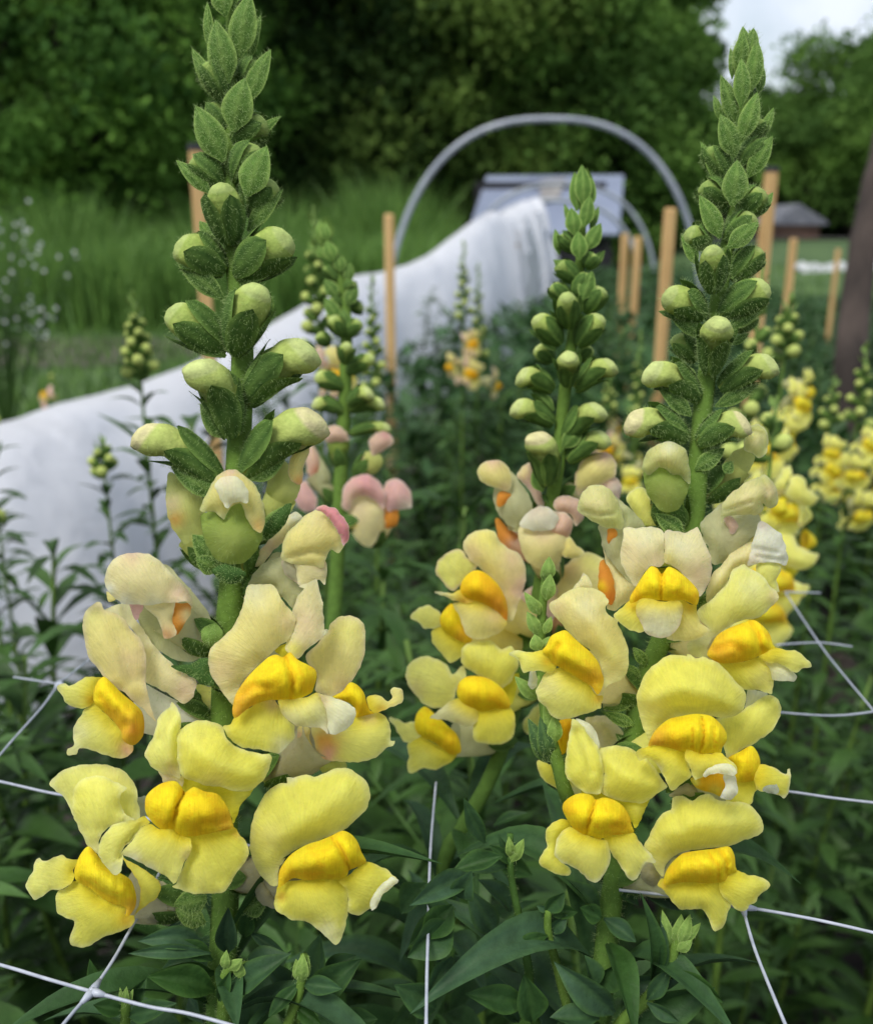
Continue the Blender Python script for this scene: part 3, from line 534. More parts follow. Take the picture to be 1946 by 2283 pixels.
upper_lip|G6|4|7|ygreen|258,250 270,180 320,110 390,90 450,110 500,160 540,240 560,330 550,380 500,375 420,365 340,320 290,290|S 380,200,180,cream,.75;E 20,ygreen,.4;C .9,14,290,260/400,290/500,280
corolla_tube|G6|1|4|tube|500,160 570,220 640,290 700,365 600,390 560,480 560,560 590,650 615,745 560,690 500,620 450,560 420,500 410,420 400,360 480,370 550,350 530,240|S 600,300,100,sepal2,.3
corolla_tube|G6|0|5|cream|415,480 460,570 520,640 600,720 650,740 640,800 610,850 560,880 500,915 450,900 480,800 470,700|
fold|G6|2|2.5|orange|405,600 430,585 470,650 500,730 505,820 480,880 440,855 395,770 393,680|S 470,840,60,rust,.4;S 410,760,50,gold,.8
fold|G6|3|1|orange|455,380 500,378 520,410 490,460 460,480 450,430|
upper_lip|G6|-4|4|lemon2|575,180 620,120 680,105 730,170 765,270 810,390 700,375 640,290|
@B|B|5|G6 930,560,-14|G6 1200,430,-4|3,6.5|tube
upper_lip|G6|5|7|ygreen|1200,340 1205,230 1260,150 1340,90 1430,40 1490,25 1550,90 1575,180 1560,230 1510,245 1470,210 1480,240 1430,290 1340,285 1240,300|S 1350,180,220,cream,.85;E 20,ygreen,.3;S 1520,130,70,blush,.5;C 1.4,14,1445,50/1500,130/1480,230;C .8,14,1230,260/1400,200
corolla_tube|G6|0|5|tube|1060,350 1140,270 1220,200 1230,290 1340,270 1440,280 1455,350 1400,440 1320,520 1250,580 1190,610 1130,600 1100,480|S 1300,420,150,cream,.5
lower_lip|G6|3|1|blush|1205,290 1250,285 1300,330 1310,380 1270,412 1240,370|
@B|B|6|Z6 840,790,-10|Z6 810,620,-3|3,5|bud
corolla_tube|Z6|4|6|bud|700,520 770,490 850,520 912,560 890,650 860,700 800,715 750,680 712,620|S 800,640,110,ygreen,.5
upper_lip|Z6|6|6|ygreen|692,500 700,460 720,430 770,395 830,385 890,420 912,500 912,580 870,545 830,540 800,515 770,505 730,540 700,530|S 800,450,120,cream,.6;E 14,bud,.4;S 820,400,50,pale,.6
@B|B|-3|Z6 990,640,-6|Z6 1140,500,-1|2.6,4.5|ygreen
upper_lip|Z6|2|4|ygreen|1165,420 1175,350 1200,310 1240,305 1275,350 1270,430 1240,462 1205,440|S 1220,380,70,cream,.7;C .8,10,1190,330/1250,350/1262,430
corolla_tube|Z6|0|4|ygreen|1060,500 1120,430 1180,400 1200,440 1215,455 1190,520 1120,575 1060,540|
@C|C|16|G7 1000,1130,-18|G7 690,920,-5|3.5,8|butter
upper_lip|G7|4|6|butter|505,600 520,550 580,510 650,498 700,510 730,570 780,615 840,640 880,700 890,790 870,880 840,960 810,1060 770,1060 770,950 720,850 650,780 600,730 540,680|S 860,860,130,pink,.7;S 560,640,90,pink,.35;S 800,680,90,blush,.6;S 640,560,110,lemon,.4
upper_lip|G7|2|3|lemon2|335,750 350,690 410,640 490,622 530,670 590,720 560,770 490,840 440,880 390,835 350,790|E 16,blush,.5;C 1,20,400,690/430,800
palate|G7|7|6|amber|485,880 500,810 560,755 620,755 690,805 740,870 775,960 770,1060 720,1010 640,960 560,930 515,915|S 570,830,90,gold,.7;S 720,970,120,orange,.6;S 765,1040,60,rust,.6
lower_lip|G7|7|1.5|pale|330,885 390,885 440,890 490,870 540,920 580,935 540,952 450,940 390,910|S 520,930,70,orange,.5
lower_lip|G7|6|4|cream|440,950 540,940 600,935 680,970 760,1050 775,1080 720,1140 620,1175 540,1160 500,1100 480,1030|S 700,1030,110,blush,.5;S 600,1110,120,lemon2,.5
@C|C|8|G7 1000,1250,-18|G7 520,1100,-5|3.5,7|butter
lower_lip|G7|3|2|lemon2|180,1040 230,980 300,970 365,1010 380,1080 330,1105 270,1110 230,1070|
palate|G7|4|5|gold|365,1030 430,955 470,1000 510,1080 560,1180 520,1200 440,1160 370,1100|S 500,1150,80,orange,.6
lower_lip|G7|2|3|lemon2|320,1110 380,1090 450,1160 520,1200 490,1280 420,1320 380,1270 310,1190|
@C|C|14|G7 950,1480,-18|G7 650,1530,-5|3.5,8|lemon2
upper_lip|G7|4|7|lemon|490,1280 510,1220 590,1185 680,1190 740,1235 800,1215 840,1290 845,1340 800,1430 740,1480 650,1430 560,1380 500,1330|S 600,1280,90,lemon2,.5
upper_lip|G7|2|5|lemon2|150,1390 170,1330 240,1285 330,1290 400,1330 440,1390 500,1340 520,1400 470,1480 440,1560 370,1600 290,1590 230,1540 170,1470|S 210,1480,80,blush,.3
throat|G7|1|1.5|throat|700,1440 845,1380 830,1500 790,1590 760,1520|
palate|G7|8|6|gold|465,1510 480,1440 530,1405 620,1405 700,1440 770,1510 790,1595 700,1605 620,1620 540,1595 490,1560|S 720,1560,90,amber,.6;S 560,1560,80,amber,.5
lower_lip|G7|8|2|pale|300,1660 370,1600 440,1550 500,1550 590,1610 590,1680 530,1715 450,1690 380,1670|
lower_lip|G7|7|3.5|lemon|575,1620 680,1600 790,1590 825,1680 810,1770 740,1820 650,1820 575,1800 560,1720|
@C|C|8|G7 800,1780,-14|G7 450,1790,-5|3.5,7|tube
lower_lip|G7|4|2|lemon2|50,1660 110,1670 150,1690 220,1685 250,1760 190,1812 140,1812 100,1740|
palate|G7|5|5|gold|205,1700 220,1630 270,1590 330,1635 400,1700 470,1770 490,1870 430,1885 340,1820 260,1780 220,1750|S 420,1830,90,amber,.6
lower_lip|G7|3|4|lemon|160,1830 220,1765 300,1800 400,1850 470,1880 400,1950 340,1980 260,1970 180,2000 155,1960 170,1900|S 250,1930,110,lemon2,.5
@C|C|6|G7 1080,500,-12|G7 830,420,-3|3,6|tube
upper_lip|G7|3|5|butter|590,150 610,100 680,65 750,80 790,140 800,210 780,260 700,240 630,210|S 690,75,70,pink,.7;S 760,240,60,blush,.4
corolla_tube|G7|0|6|tube|780,130 850,200 910,290 930,400 870,490 790,480 720,400 690,320 700,230 780,250|
fold|G7|2|1.5|orange|720,265 795,275 780,330 720,355|
@C|C|0|G7 1080,420,-6|G7 980,360,-2|2.5,3|blush
upper_lip|G7|0|3|blush|835,170 870,110 925,90 945,170 980,260 1000,360 960,350 900,250|S 870,140,60,lemon2,.5
@C|C|12|G7 1060,800,-16|G7 1000,640,-5|3,7|cream
corolla_tube|G7|1|7|cream|850,480 980,505 1060,485 1110,440 1170,480 1160,550 1170,640 1110,660 1080,710 980,740 900,690 855,600|S 1000,600,160,lemon2,.5;S 1000,520,120,blush,.6
upper_lip|G7|4|3|white|850,465 900,400 970,360 1040,365 1090,430 1060,490 980,510 900,497|S 960,380,110,blush,.4
upper_lip|G7|2|4|blush|1030,380 1100,390 1150,400 1180,460 1150,550 1090,540 1040,510 1090,430|
upper_lip|G7|-2|4|blush|1055,350 1090,300 1150,290 1230,330 1245,430 1200,475 1170,410 1100,395|
lower_lip|G7|2|2|butter|1130,560 1160,540 1210,600 1250,640 1180,680 1110,650|
@C|C|-2|G7 1080,700,-10|G7 800,560,-2|3,5|blush
fold|G7|0|3|orange|700,430 720,425 780,490 860,560 850,640 760,610 715,530|S 820,590,70,blush,.8
@C|C|-4|G7 1100,330,-8|G7 1200,260,-2|3,5|tube
upper_lip|G7|1|6|butter|1190,180 1230,80 1300,30 1381,22 1440,70 1450,150 1400,200 1340,230 1260,245 1210,290|S 1370,40,80,pink,.7;E 14,blush,.5
corolla_tube|G7|-2|5|tube|1120,330 1200,220 1330,200 1350,300 1300,380 1200,420|
upper_lip|G7|-1|4|blush|1350,180 1440,170 1480,240 1440,330 1360,320|S 1440,250,60,white,.5
@C|C|-10|G7 1060,1150,-14|G7 1100,900,-4|3,8|peach
upper_lip|G7|2|5|butter|1060,800 1150,700 1250,640 1370,680 1400,800 1350,950 1250,1020 1100,1000 1040,900|S 1150,740,100,peach,.5;S 1300,700,80,lemon2,.6
upper_lip|G7|3|5|blush|850,930 900,860 1000,820 1080,850 1100,950 1060,1050 1020,1150 960,1240 900,1240 870,1100|S 880,1060,110,peach,.7;S 920,1200,70,orange,.6;S 1040,900,80,lemon2,.5
@C|C|-12|G7 1000,1700,-14|G7 980,1700,-4|3,6|ygreen
upper_lip|G7|0|4|lemon2|870,1700 900,1650 960,1580 1010,1560 1020,1700 950,1750 900,1760|
@B|B|-8|G4 560,300,-10|G4 420,420,-4|3,6|lemon2
palate|G4|0|3|amber|400,30 520,20 500,200 450,420 390,360 370,200|S 430,260,110,gold,.5
lower_lip|G4|0|3|lemon|200,400 330,430 440,420 520,560 600,660 590,720 500,730 390,660 280,600 210,500|S 540,680,80,white,.6
corolla_tube|G4|-4|5|cream|640,20 800,-20 930,60 1000,180 920,300 780,290 760,180|
@E|E|10|E4 395,1860,-6|E4 500,1860,-2|3,6|butter
corolla_tube|E4|0|6|cream|425,1790 470,1730 530,1715 590,1750 630,1810 610,1900 560,1995 500,1980 440,1900|S 480,1800,80,blush,.4
upper_lip|E4|3|6|pink|398,1790 400,1690 450,1620 530,1603 595,1640 635,1720 620,1800 580,1750 520,1720 470,1735 430,1800|S 520,1640,80,rose,.5;S 470,1740,70,cream,.5
@E|E|6|E4 560,1980,-10|E4 640,1840,-3|3,5|cream
upper_lip|E4|3|6|pink|610,1720 640,1640 700,1628 760,1680 773,1785 700,1795 640,1800|S 740,1780,60,pale,.6
fold|E4|1|3|orange|610,1790 700,1790 690,1880 630,1890|
@E|E|4|E4 395,1560,-6|E4 370,1480,-2|2.5,4|ygreen
corolla_tube|E4|0|5|bud|310,1420 360,1400 430,1420 420,1490 380,1530 330,1490|
upper_lip|E4|2|5|blush|295,1400 310,1350 360,1335 420,1370 435,1420 380,1430 320,1430|
@E|E|2|E4 470,1600,-6|E4 560,1500,-2|2.5,4|cream
upper_lip|E4|2|4|blush|540,1430 560,1390 630,1370 680,1420 660,1450 610,1480 560,1500|S 630,1385,40,rose,.6
corolla_tube|E4|0|4|ygreen|520,1480 600,1490 620,1540 570,1600 520,1590|
@E|E|-6|E4 380,1750,-6|E4 240,1600,-2|3,5|tube
upper_lip|E4|1|4|blush|200,1460 230,1440 270,1500 280,1580 250,1640 210,1600|S 260,1590,50,rust,.5
corolla_tube|E4|0|4|tube|250,1480 300,1540 330,1620 290,1700 240,1660 220,1560|
lower_lip|E4|2|4|pink|160,1660 200,1640 260,1740 250,1800 180,1800 140,1740|
'''
PAL = [None]; CEN = [None]
DEPTH = dict(A=.205, B=.213, C=.268, E=.36)
def build_patch(name, fr, D, b, col, pts, opts, plant, parent, seed, base, kf=1.0, xf=None, res=230):
    sc_ = FR[fr][2]; out = []
    for q in pts.split():
        v = [float(a) for a in q.split(',')]; x, y = fpt(fr, v[0], v[1]); out.append((x, y, v[2] if len(v) > 2 else 0.0))
    # rims of thin petals curl slightly back
    creases, spots, edge = [], [], []
    for o_ in (opts or '').split(';'):
        o_ = o_.strip()
        if not o_: continue
        k, rest = o_.split(' ', 1)
        if k == 'S':
            a = rest.split(','); X, Y = fpt(fr, float(a[0]), float(a[1])); spots.append((X, Y, float(a[2]) / sc_, a[3], float(a[4])))
        elif k == 'E':
            a = rest.split(','); edge.append((float(a[0]) / sc_, a[1], float(a[2])))
        elif k == 'C':
            a = rest.split(',', 2); line = [fpt(fr, *[float(z) for z in s.split(',')]) for s in a[2].split('/')]
            creases.append((float(a[0]), float(a[1]) / sc_, line))
    P, d, phi, T = membrane(out, b * (.8 if name == 'palate' else .55), creases, res=res, seed=seed, ruffle=.34 if name != 'palate' else .2, puff=.82 if name == 'palate' else 1.0)
    base_c = np.array(colour(col)); C = np.tile(base_c, (len(P), 1))
    for j in range(len(P)):
        q = Vector((P[j, 0] / 60, P[j, 1] / 60, seed + 5.0)); v = noise.noise(q)
        C[j] *= 1 + .05 * v
    rim = np.exp(-(phi / .16) ** 2)
    if name in ('palate',):
        rr0 = (.65 * np.exp(-(phi / .22) ** 2))[:, None]; C = C * (1 - rr0) + np.array((.93, .76, .04)) * rr0
        wr = np.array([max(0, .18 + .9 * noise.noise(Vector((p[0] / 22, p[1] / 22, seed + 9)))) for p in P]) * np.exp(-(phi / .3) ** 2); wr = np.clip(wr, 0, .7)[:, None]
        C = C * (1 - wr) + np.array(CN['amber']) * wr
    elif name in ('upper_lip', 'lower_lip'):
        C = C * (1 - .35 * rim[:, None]) + np.array(CN['pale']) * (.35 * rim[:, None])  # paler rim paints in the light passing through thin petal edges
    for (wd, cn, s) in edge:
        C = C * (1 - s * rim[:, None]) + np.array(colour(cn)) * (s * rim[:, None])
    if name == 'palate': PAL[0] = (seed, np.array([(p[0], p[1]) for p in out + out[:1]]))
    elif name == 'lower_lip' and PAL[0] is not None and fr != 'XX':
        dist = segdist(P, PAL[0][1]); wgt = (.85 * np.exp(-(dist / 24) ** 2))[:, None]; C = C * (1 - wgt) + np.array(CN['gold']) * wgt
        wgt = (.45 * np.exp(-(dist / 55) ** 2))[:, None]; C = C * (1 - wgt) + np.array(CN['throat']) * wgt
    for (X, Y, r_, cn, s) in spots:
        wgt = s * np.exp(-((P[:, 0] - X) ** 2 + (P[:, 1] - Y) ** 2) / (r_ * .75) ** 2)
        wgt = np.array([u * (1 + .35 * noise.noise(Vector((p[0] / 18, p[1] / 18, seed)))) for u, p in zip(wgt, P)])[:, None]
        C = C * (1 - wgt) + np.array(colour(cn)) * wgt
    for (amp, wd, line) in creases:
        if name == 'palate':
            wgt = (.55 * np.exp(-(segdist(P, np.array(line)) / (wd * .7)) ** 2))[:, None]; C = C * (1 - wgt) + np.array(CN['amber']) * wgt
    mb = MB(); V = []
    ce = CEN[0] if CEN[0] is not None else np.array([405.0, 1830.0]); v0 = P.mean(0) - ce; a0 = math.atan2(v0[1], v0[0]); dv = P - ce
    th = (np.arctan2(dv[:, 1], dv[:, 0]) - a0 + math.pi) % (2 * math.pi) - math.pi; rr_ = np.linalg.norm(dv, axis=1) / 60
    if name == 'palate': th = (P[:, 0] - P[:, 0].mean()) / 70 ; rr_ = P[:, 1] / 60
    mb.uv = np.stack([th, rr_, np.full(len(P), seed * 3.1)], 1)
    for p, dd in zip(P, d):
        V.append(at(p[0], p[1], base - (D + dd * kf) / 1000) if xf is None else xf(p[0], p[1], D + dd * kf))
    mb.add(V, [tuple(t)[::-1] for t in T], [tuple(np.clip(c, 0, 1)) for c in C])
    return mb
def orient(mb):
    """faces turned towards the light side of the petal (towards the viewer's side)"""
    return
    mb.f = [f if (Vector(mb.v[f[1]]) - Vector(mb.v[f[0]])).cross(Vector(mb.v[f[2]]) - Vector(mb.v[f[0]])).dot(TOCAM) > 0 else f[::-1] for f in mb.f]

def build_flowers(roots):
    cur = None; seed = 0
    for line in FLOWERS.strip().splitlines():
        if line.startswith('@'):
            PAL[0] = None; _, plant, off, att, thr, rr, tcol = line.split('|'); off = float(off)
            base = DEPTH[plant]; k = base / .2
            def P3(s):
                fr, r_ = s.split(' '); x, y, d = [float(v) for v in r_.split(',')]; X, Y = fpt(fr, x, y); return at(X, Y, base - (off * .6 + d * .5) / 1000)
            fr_, q_ = thr.split(' '); CEN[0] = np.array(fpt(fr_, *[float(v) for v in q_.split(',')[:2]]))
            a, t = P3(att), P3(thr); r0, r1 = [float(v) / 1000 for v in rr.split(',')]
            mb = MB(); mid = lerp(a, t, .5) + Vector((0, 0, -.001))
            pts = smooth_path([a, mid, t], 5); n = len(pts)
            rad = [lerp(r0 * .8, r1 * .72, (i / (n - 1)) ** .8) for i in range(n)]
            tube_mesh(mb, pts, rad, [mixcol(CN['ygreen'], colour(tcol), min(1, i / 3)) for i in range(n)], 16, cap=False)
            hairy = plant in 'AB'
            if hairy: hairs(mb, surface_points(mb, 160), .0010, .00004, 1)
            cur = mb.build('flower', [M_PETAL, M_HAIR], roots[plant])
            # calyx at the foot of the tube
            ax = (t - a).normalized(); o1 = ax.orthogonal().normalized(); o2 = ax.cross(o1); mb = MB(); o_ = rnd.uniform(0, 6)
            for q in range(5):
                g = o_ + q * 1.2566; dv = o1 * math.cos(g) + o2 * math.sin(g)
                blade(mb, a + dv * r0 * .7 - ax * .001, a + dv * (r0 * 1.35) + ax * .0085, .0048, dv, bend=.10, fold=-.15, c0=CN['sepal'], c1=CN['sepal2'], nu=8, shape=(.5, .7))
            if hairy: hairs(mb, surface_points(mb, 260), .0010, .00004, 1)
            mb.build('calyx', [M_DOWN, M_HAIR], cur)
        else:
            name, fr, D, b, col, pts, opts = (line.split('|') + [''])[:7]; seed += 1
            mb = build_patch(name, fr, off * .6 + float(D), float(b), col, pts, opts, plant, cur, seed, base, res=230 if plant in 'AB' else 110)
            orient(mb)
            if plant in 'AB' and name == 'sepal':
                hairs(mb, surface_points(mb, 160), .0010, .00004, 1)
            elif plant in 'AB' and name in ('corolla_tube', 'upper_lip') and (col in ('ygreen', 'bud', 'tube', 'butter', 'cream', 'rose')):
                hairs(mb, surface_points(mb, 60), .0008, .00004, 1)
            mat = M_DOWN if name == 'sepal' else M_PALATE if name == 'palate' else M_PETAL
            mb.build(name, [mat, M_HAIR], cur)
# ---------------------------------------------------------------- the three traced snapdragons
STEMS = dict(
    A=[(515, -60, .0012), (517, 60, .0013), (522, 200, .0015), (512, 400, .0018), (525, 600, .0021), (540, 760, .0024), (537, 900, .0026), (530, 1050, .0027), (522, 1250, .0028), (505, 1450, .0029), (497, 1700, .0029), (503, 1950, .0030), (498, 2100, .0030), (492, 2290, .0031)],
    B=[(1662, 150, 0.0008), (1655, 300, 0.0012), (1640, 450, 0.0014), (1612, 600, 0.0018), (1590, 750, 0.0020), (1570, 880, 0.0022), (1555, 1050, 0.0023), (1545, 1170, 0.0023), (1505, 1350, 0.0023), (1445, 1500, 0.0024), (1415, 1620, 0.0024), (1400, 1800, 0.0024), (1370, 1960, 0.0025), (1350, 2120, 0.0026), (1335, 2290, 0.0026)],
    C=[(1300, 440, 0.0009), (1295, 550, 0.0013), (1283, 700, 0.0016), (1262, 850, 0.0018), (1250, 960, 0.0019), (1245, 1030, 0.0019), (1230, 1120, 0.0020), (1205, 1300, 0.0021), (1165, 1500, 0.0022), (1125, 1650, 0.0022), (1085, 1750, 0.0022), (1030, 1850, 0.0023), (985, 1960, 0.0023)],
    E=[(722, 530, 0.0012), (735, 545, 0.0016), (765, 650, 0.0021), (772, 780, 0.0024), (765, 950, 0.0026), (758, 1100, 0.0027), (750, 1290, 0.0029), (740, 1500, 0.0029)])
LAB = dict(
    A='sharp yellow snapdragon on the left with tall hairy bud spike and nine blooms',
    B='sharp yellow snapdragon on the right with a leaning hairy bud spike and side shoot',
    C='slightly blurred peach and yellow snapdragon standing between the two sharp ones',
    E='blurred snapdragon with pink half open buds just right of the sharp left spike')
roots = {}
def stem_obj(key, root, dense):
    D = DEPTH[key]; pts = [at(x, y, D) for x, y, r_ in STEMS[key]]; rad = [r_ for _, _, r_ in STEMS[key]]
    p = pts[-1]; q = pts[-2]; dirn = (p - q).normalized()
    pts += [p + dirn * .02 + Vector((0, 0, -.06))]; g = pts[-1].copy(); pts += [Vector((g.x, g.y - .01, g.z * .5)), Vector((g.x, g.y - .01, -.01))]
    rad += [rad[-1], rad[-1] * 1.1, rad[-1] * 1.2]
    sp = smooth_path(pts, 5); rr = []
    for i in range(len(sp)):
        k = i / 5; a = int(k); b_ = min(a + 1, len(rad) - 1); rr.append(lerp(rad[min(a, len(rad) - 1)], rad[b_], k - a))
    mb = MB()
    tube_mesh(mb, sp, rr, [mixcol(CN['stem'], CN['leafl'], min(1, max(0, (.68 - p.z) * 7))) for p in sp], 16)
    if dense:
        keep = [q for q in surface_points(mb, 14000) if q[0].z > .55]
        hairs(mb, keep[:6500], .0012, .00004, 1)
    return mb.build('stem', [M_DOWN, M_HAIR], root)
for k in 'ABCE':
    x, y, _ = STEMS[k][-1]; g = at(x, y, DEPTH[k])
    roots[k] = empty('snapdragon_plant', (g.x, g.y, 0), LAB[k], 'flower', 'snapdragons in bloom')
    stem_obj(k, roots[k], k in 'AB')
build_flowers(roots)

# buds: frame | base x,y > tip x,y  width exposed  d_base d_tip
BUDS = r'''
A Z3 700,760>560,470 190 0 2 3
A Z3 820,640>930,460 150 0 1 1
A Z3 760,1090>1010,925 220 .1 1 2
A Z3 740,1060>590,790 200 .0 -1 -1
A Z3 780,1400>935,1110 230 .12 1 3
A Z3 680,1420>450,1215 220 .15 1 1
A Z3 740,1880>665,1400 290 .32 3 8
A Z3 860,1660>1065,1385 250 .2 0 1
A Z3 700,2090>325,1860 310 .42 1 3
A Z3 790,2130>1190,1800 340 .42 1 4
A Z4 655,700>815,240 280 .45 4 11
A Z4 600,690>225,400 270 .45 1 3
A Z4 740,1010>1125,620 290 .6 1 4
A Z4 640,1240>450,730 290 .62 4 11
A Z4 730,1480>1180,1075 310 .66 1 4
A Z4 560,1540>40,1170 260 .72 1 4
B H5 1080,1120>1240,890 160 0 0 1
B H5 1010,1330>1230,1085 200 0 1 1
B H5 900,1440>745,1145 200 0 1 1
B H5 900,1700>690,1480 240 .05 0 0
B H5 1010,1790>1250,1540 250 .18 0 2
B H5 900,2020>1160,1765 230 .22 1 3
B H6 870,170>680,60 200 .25 0 1
B H6 900,570>900,170 230 .38 4 9
B H6 1060,470>1290,190 220 .25 0 1
B H6 830,770>500,570 270 .45 1 4
B H6 960,760>1365,500 280 .45 1 4
B H6 880,1240>950,770 280 .52 4 11
B H6 760,1150>580,930 190 .25 -4 -5
B H6 960,1390>1405,1120 260 .62 1 4
B H6 770,1450>370,1180 270 .64 1 4
B H6 670,1790>205,1600 290 .66 1 4
B H6 780,1840>1175,1620 280 .66 2 5
B H6 1100,900>1250,760 130 .2 -4 -5
C C4 790,580>690,475 110 0 0 0
C C4 840,680>910,600 100 .1 1 1
C C4 800,770>670,650 120 .1 1 1
C C4 780,870>850,710 120 .1 1 1
C C4 740,900>640,780 110 .1 0 0
C C4 735,1045>730,835 145 .35 3 8
C C4 840,960>945,800 140 .3 0 1
C C4 690,1150>535,975 150 .45 1 2
C C4 790,1160>940,970 150 .45 1 2
C C4 640,1260>540,1165 120 .5 -5 -6
C C4 730,1400>740,1200 145 .52 4 9
C C4 780,1430>1005,1250 150 .55 1 2
C C4 640,1430>440,1320 150 .6 1 2
C C4 640,1640>405,1510 150 .62 1 2
C C4 720,1730>925,1520 165 .62 1 3
C C4 610,2010>560,1690 200 .7 4 8
C C4 730,1870>970,1700 150 .62 0 0
C C4 800,1250>880,1170 100 .4 -6 -7
E E4 380,560>300,470 60 .1 0 0
E E4 400,600>470,560 70 .1 0 0
E E4 400,700>330,640 70 .15 0 0
E E4 400,850>340,740 90 .35 2 3
E E4 400,850>500,770 90 .3 1 1
E E4 410,1000>425,885 85 .45 4 6
E E4 420,1050>570,960 90 .45 1 1
E E4 400,1130>250,1060 100 .5 1 1
E E4 430,1220>550,1140 100 .6 3 4
E E4 400,1260>240,1200 90 .6 1 1
E E4 440,1250>620,1200 90 .6 0 0
E E4 440,1380>655,1330 70 .6 0 0
E E4 330,900>260,840 80 .3 -3 -3
E E4 440,700>510,690 70 .2 -3 -3
'''
# bracts: base > tip  width d_base d_tip  (upright leaves below each bud)
BRACTS = r'''
A Z3 760,60>720,-260 170 2 3
A Z3 700,120>640,-180 170 3 4
A Z3 720,640>625,150 225 3 5
A Z3 805,440>890,-60 220 2 4
A Z3 880,470>975,110 90 -2 -1
A Z3 600,430>560,10 90 -2 -1
A Z3 665,800>440,365 130 0 2
A Z3 870,790>1050,375 160 1 2
A Z3 760,1010>850,595 250 4 6
A Z3 690,1240>470,810 230 3 5
A Z3 860,1120>1130,890 100 0 1
A Z3 860,1510>1020,1120 240 4 5
A Z3 590,1490>320,1230 120 1 2
A Z3 870,1780>1140,1460 140 1 1
A Z3 650,1900>500,1700 140 -2 -1
A Z4 590,350>262,60 140 1 2
A Z4 720,230>1020,30 130 1 1
A Z4 600,720>275,535 130 1 2
A Z4 750,1030>1045,805 130 1 1
A Z4 640,1250>430,1030 180 3 5
A Z4 550,1630>240,1445 150 1 2
A Z4 750,1530>1000,1370 150 1 1
A Z4 840,1920>1025,1690 150 0 0
A Z4 560,2060>380,1890 170 4 6
A Z4 560,2120>400,2040 140 4 6
A L1 660,60>475,90 170 2 4
A L1 650,200>480,120 120 2 3
A L1 860,130>1000,60 140 0 0
B H5 1070,330>1060,30 130 2 2
B H5 1120,300>1160,45 130 2 2
B H5 1020,420>1060,90 150 2 4
B H5 960,520>945,230 70 -2 -2
B H5 1130,640>1190,150 170 2 3
B H5 1040,780>1045,325 165 4 5
B H5 1200,660>1245,390 90 -1 -1
B H5 980,940>855,480 160 2 4
B H5 850,900>790,670 80 -2 -2
B H5 1040,1090>1195,640 185 4 5
B H5 990,1240>850,845 220 3 5
B H5 1200,1100>1345,780 100 -1 0
B H5 1100,1430>1335,1045 170 1 3
B H5 840,1490>668,1095 120 0 1
B H5 960,1690>1010,1265 245 5 6
B H5 850,1990>655,1590 190 2 3
B H5 1180,1800>1340,1565 100 0 0
B H5 920,2080>1205,1840 180 4 5
B H6 770,340>635,90 110 0 0
B H6 1060,460>1315,240 120 0 0
B H6 800,940>515,730 140 0 1
B H6 1030,870>1335,670 140 1 1
B H6 1060,1010>1205,915 70 -4 -4
B H6 720,1610>438,1365 140 1 2
B H6 920,1530>1285,1340 130 1 1
B H6 750,2060>1000,1880 150 1 2
B H6 1000,2090>1060,1990 110 1 1
B H6 760,1260>640,1240 90 -3 -3
B G6 950,420>765,280 130 3 4
B G6 1050,360>1130,440 90 1 1
B G6 1050,900>1140,800 90 0 0
B G1 1410,960>1290,800 110 1 1
B G1 1290,1300>1010,1370 120 1 1
B G1 1330,1100>1250,960 110 0 0
B G1 1300,1520>1010,1400 120 1 1
B G4 1100,300>920,150 120 -2 -2
C C4 830,300>820,45 110 2 2
C C4 790,330>775,90 90 1 1
C C4 860,320>878,120 80 1 1
C C4 775,480>755,310 105 3 3
C C4 835,430>870,235 95 3 3
C C4 870,450>925,300 50 0 0
C C4 850,570>938,405 100 2 2
C C4 805,630>798,455 110 4 4
C C4 745,410>712,285 40 -1 -1
C C4 850,700>963,575 70 0 0
C C4 790,750>645,630 100 2 2
C C4 820,880>885,700 110 3 3
C C4 680,600>655,440 60 -2 -2
C C4 660,1190>535,1060 80 0 0
C C4 800,1180>950,1050 70 0 0
C C4 650,1560>505,1420 80 0 0
C C4 780,1450>935,1340 70 0 0
C C4 700,1790>830,1650 110 2 2
C C4 580,2060>520,1920 100 3 3
E E4 320,330>292,245 60 2 2
E E4 350,440>310,330 80 3 3
E E4 390,500>375,400 70 2 2
E E4 300,430>262,360 60 1 1
E E4 430,560>440,450 60 1 1
E E4 370,640>300,540 80 2 2
E E4 420,680>480,570 80 1 1
E E4 380,760>300,640 80 2 2
E E4 420,820>400,700 80 3 3
'''
def parse(s):
    for line in s.strip().splitlines():
        k, fr, bt, *n = line.split(); a, b_ = bt.split('>'); a = [float(v) for v in a.split(',')]; b_ = [float(v) for v in b_.split(',')]
        yield k, fr, fpt(fr, *a), fpt(fr, *b_), [float(v) for v in n]
for k, fr, a, b_, (wd, ex, d0, d1) in parse(BUDS):
    D = DEPTH[k]; m = D / .2; W = wd / FR[fr][2] / FPX * D * .97
    make_bud(roots[k], at(*a, D - d0 * .001 * m), at(*b_, D - (d1 + 1) * .001 * m), W, ex, hairy=k in 'AB', blush=.5 if ex > .64 else 0)
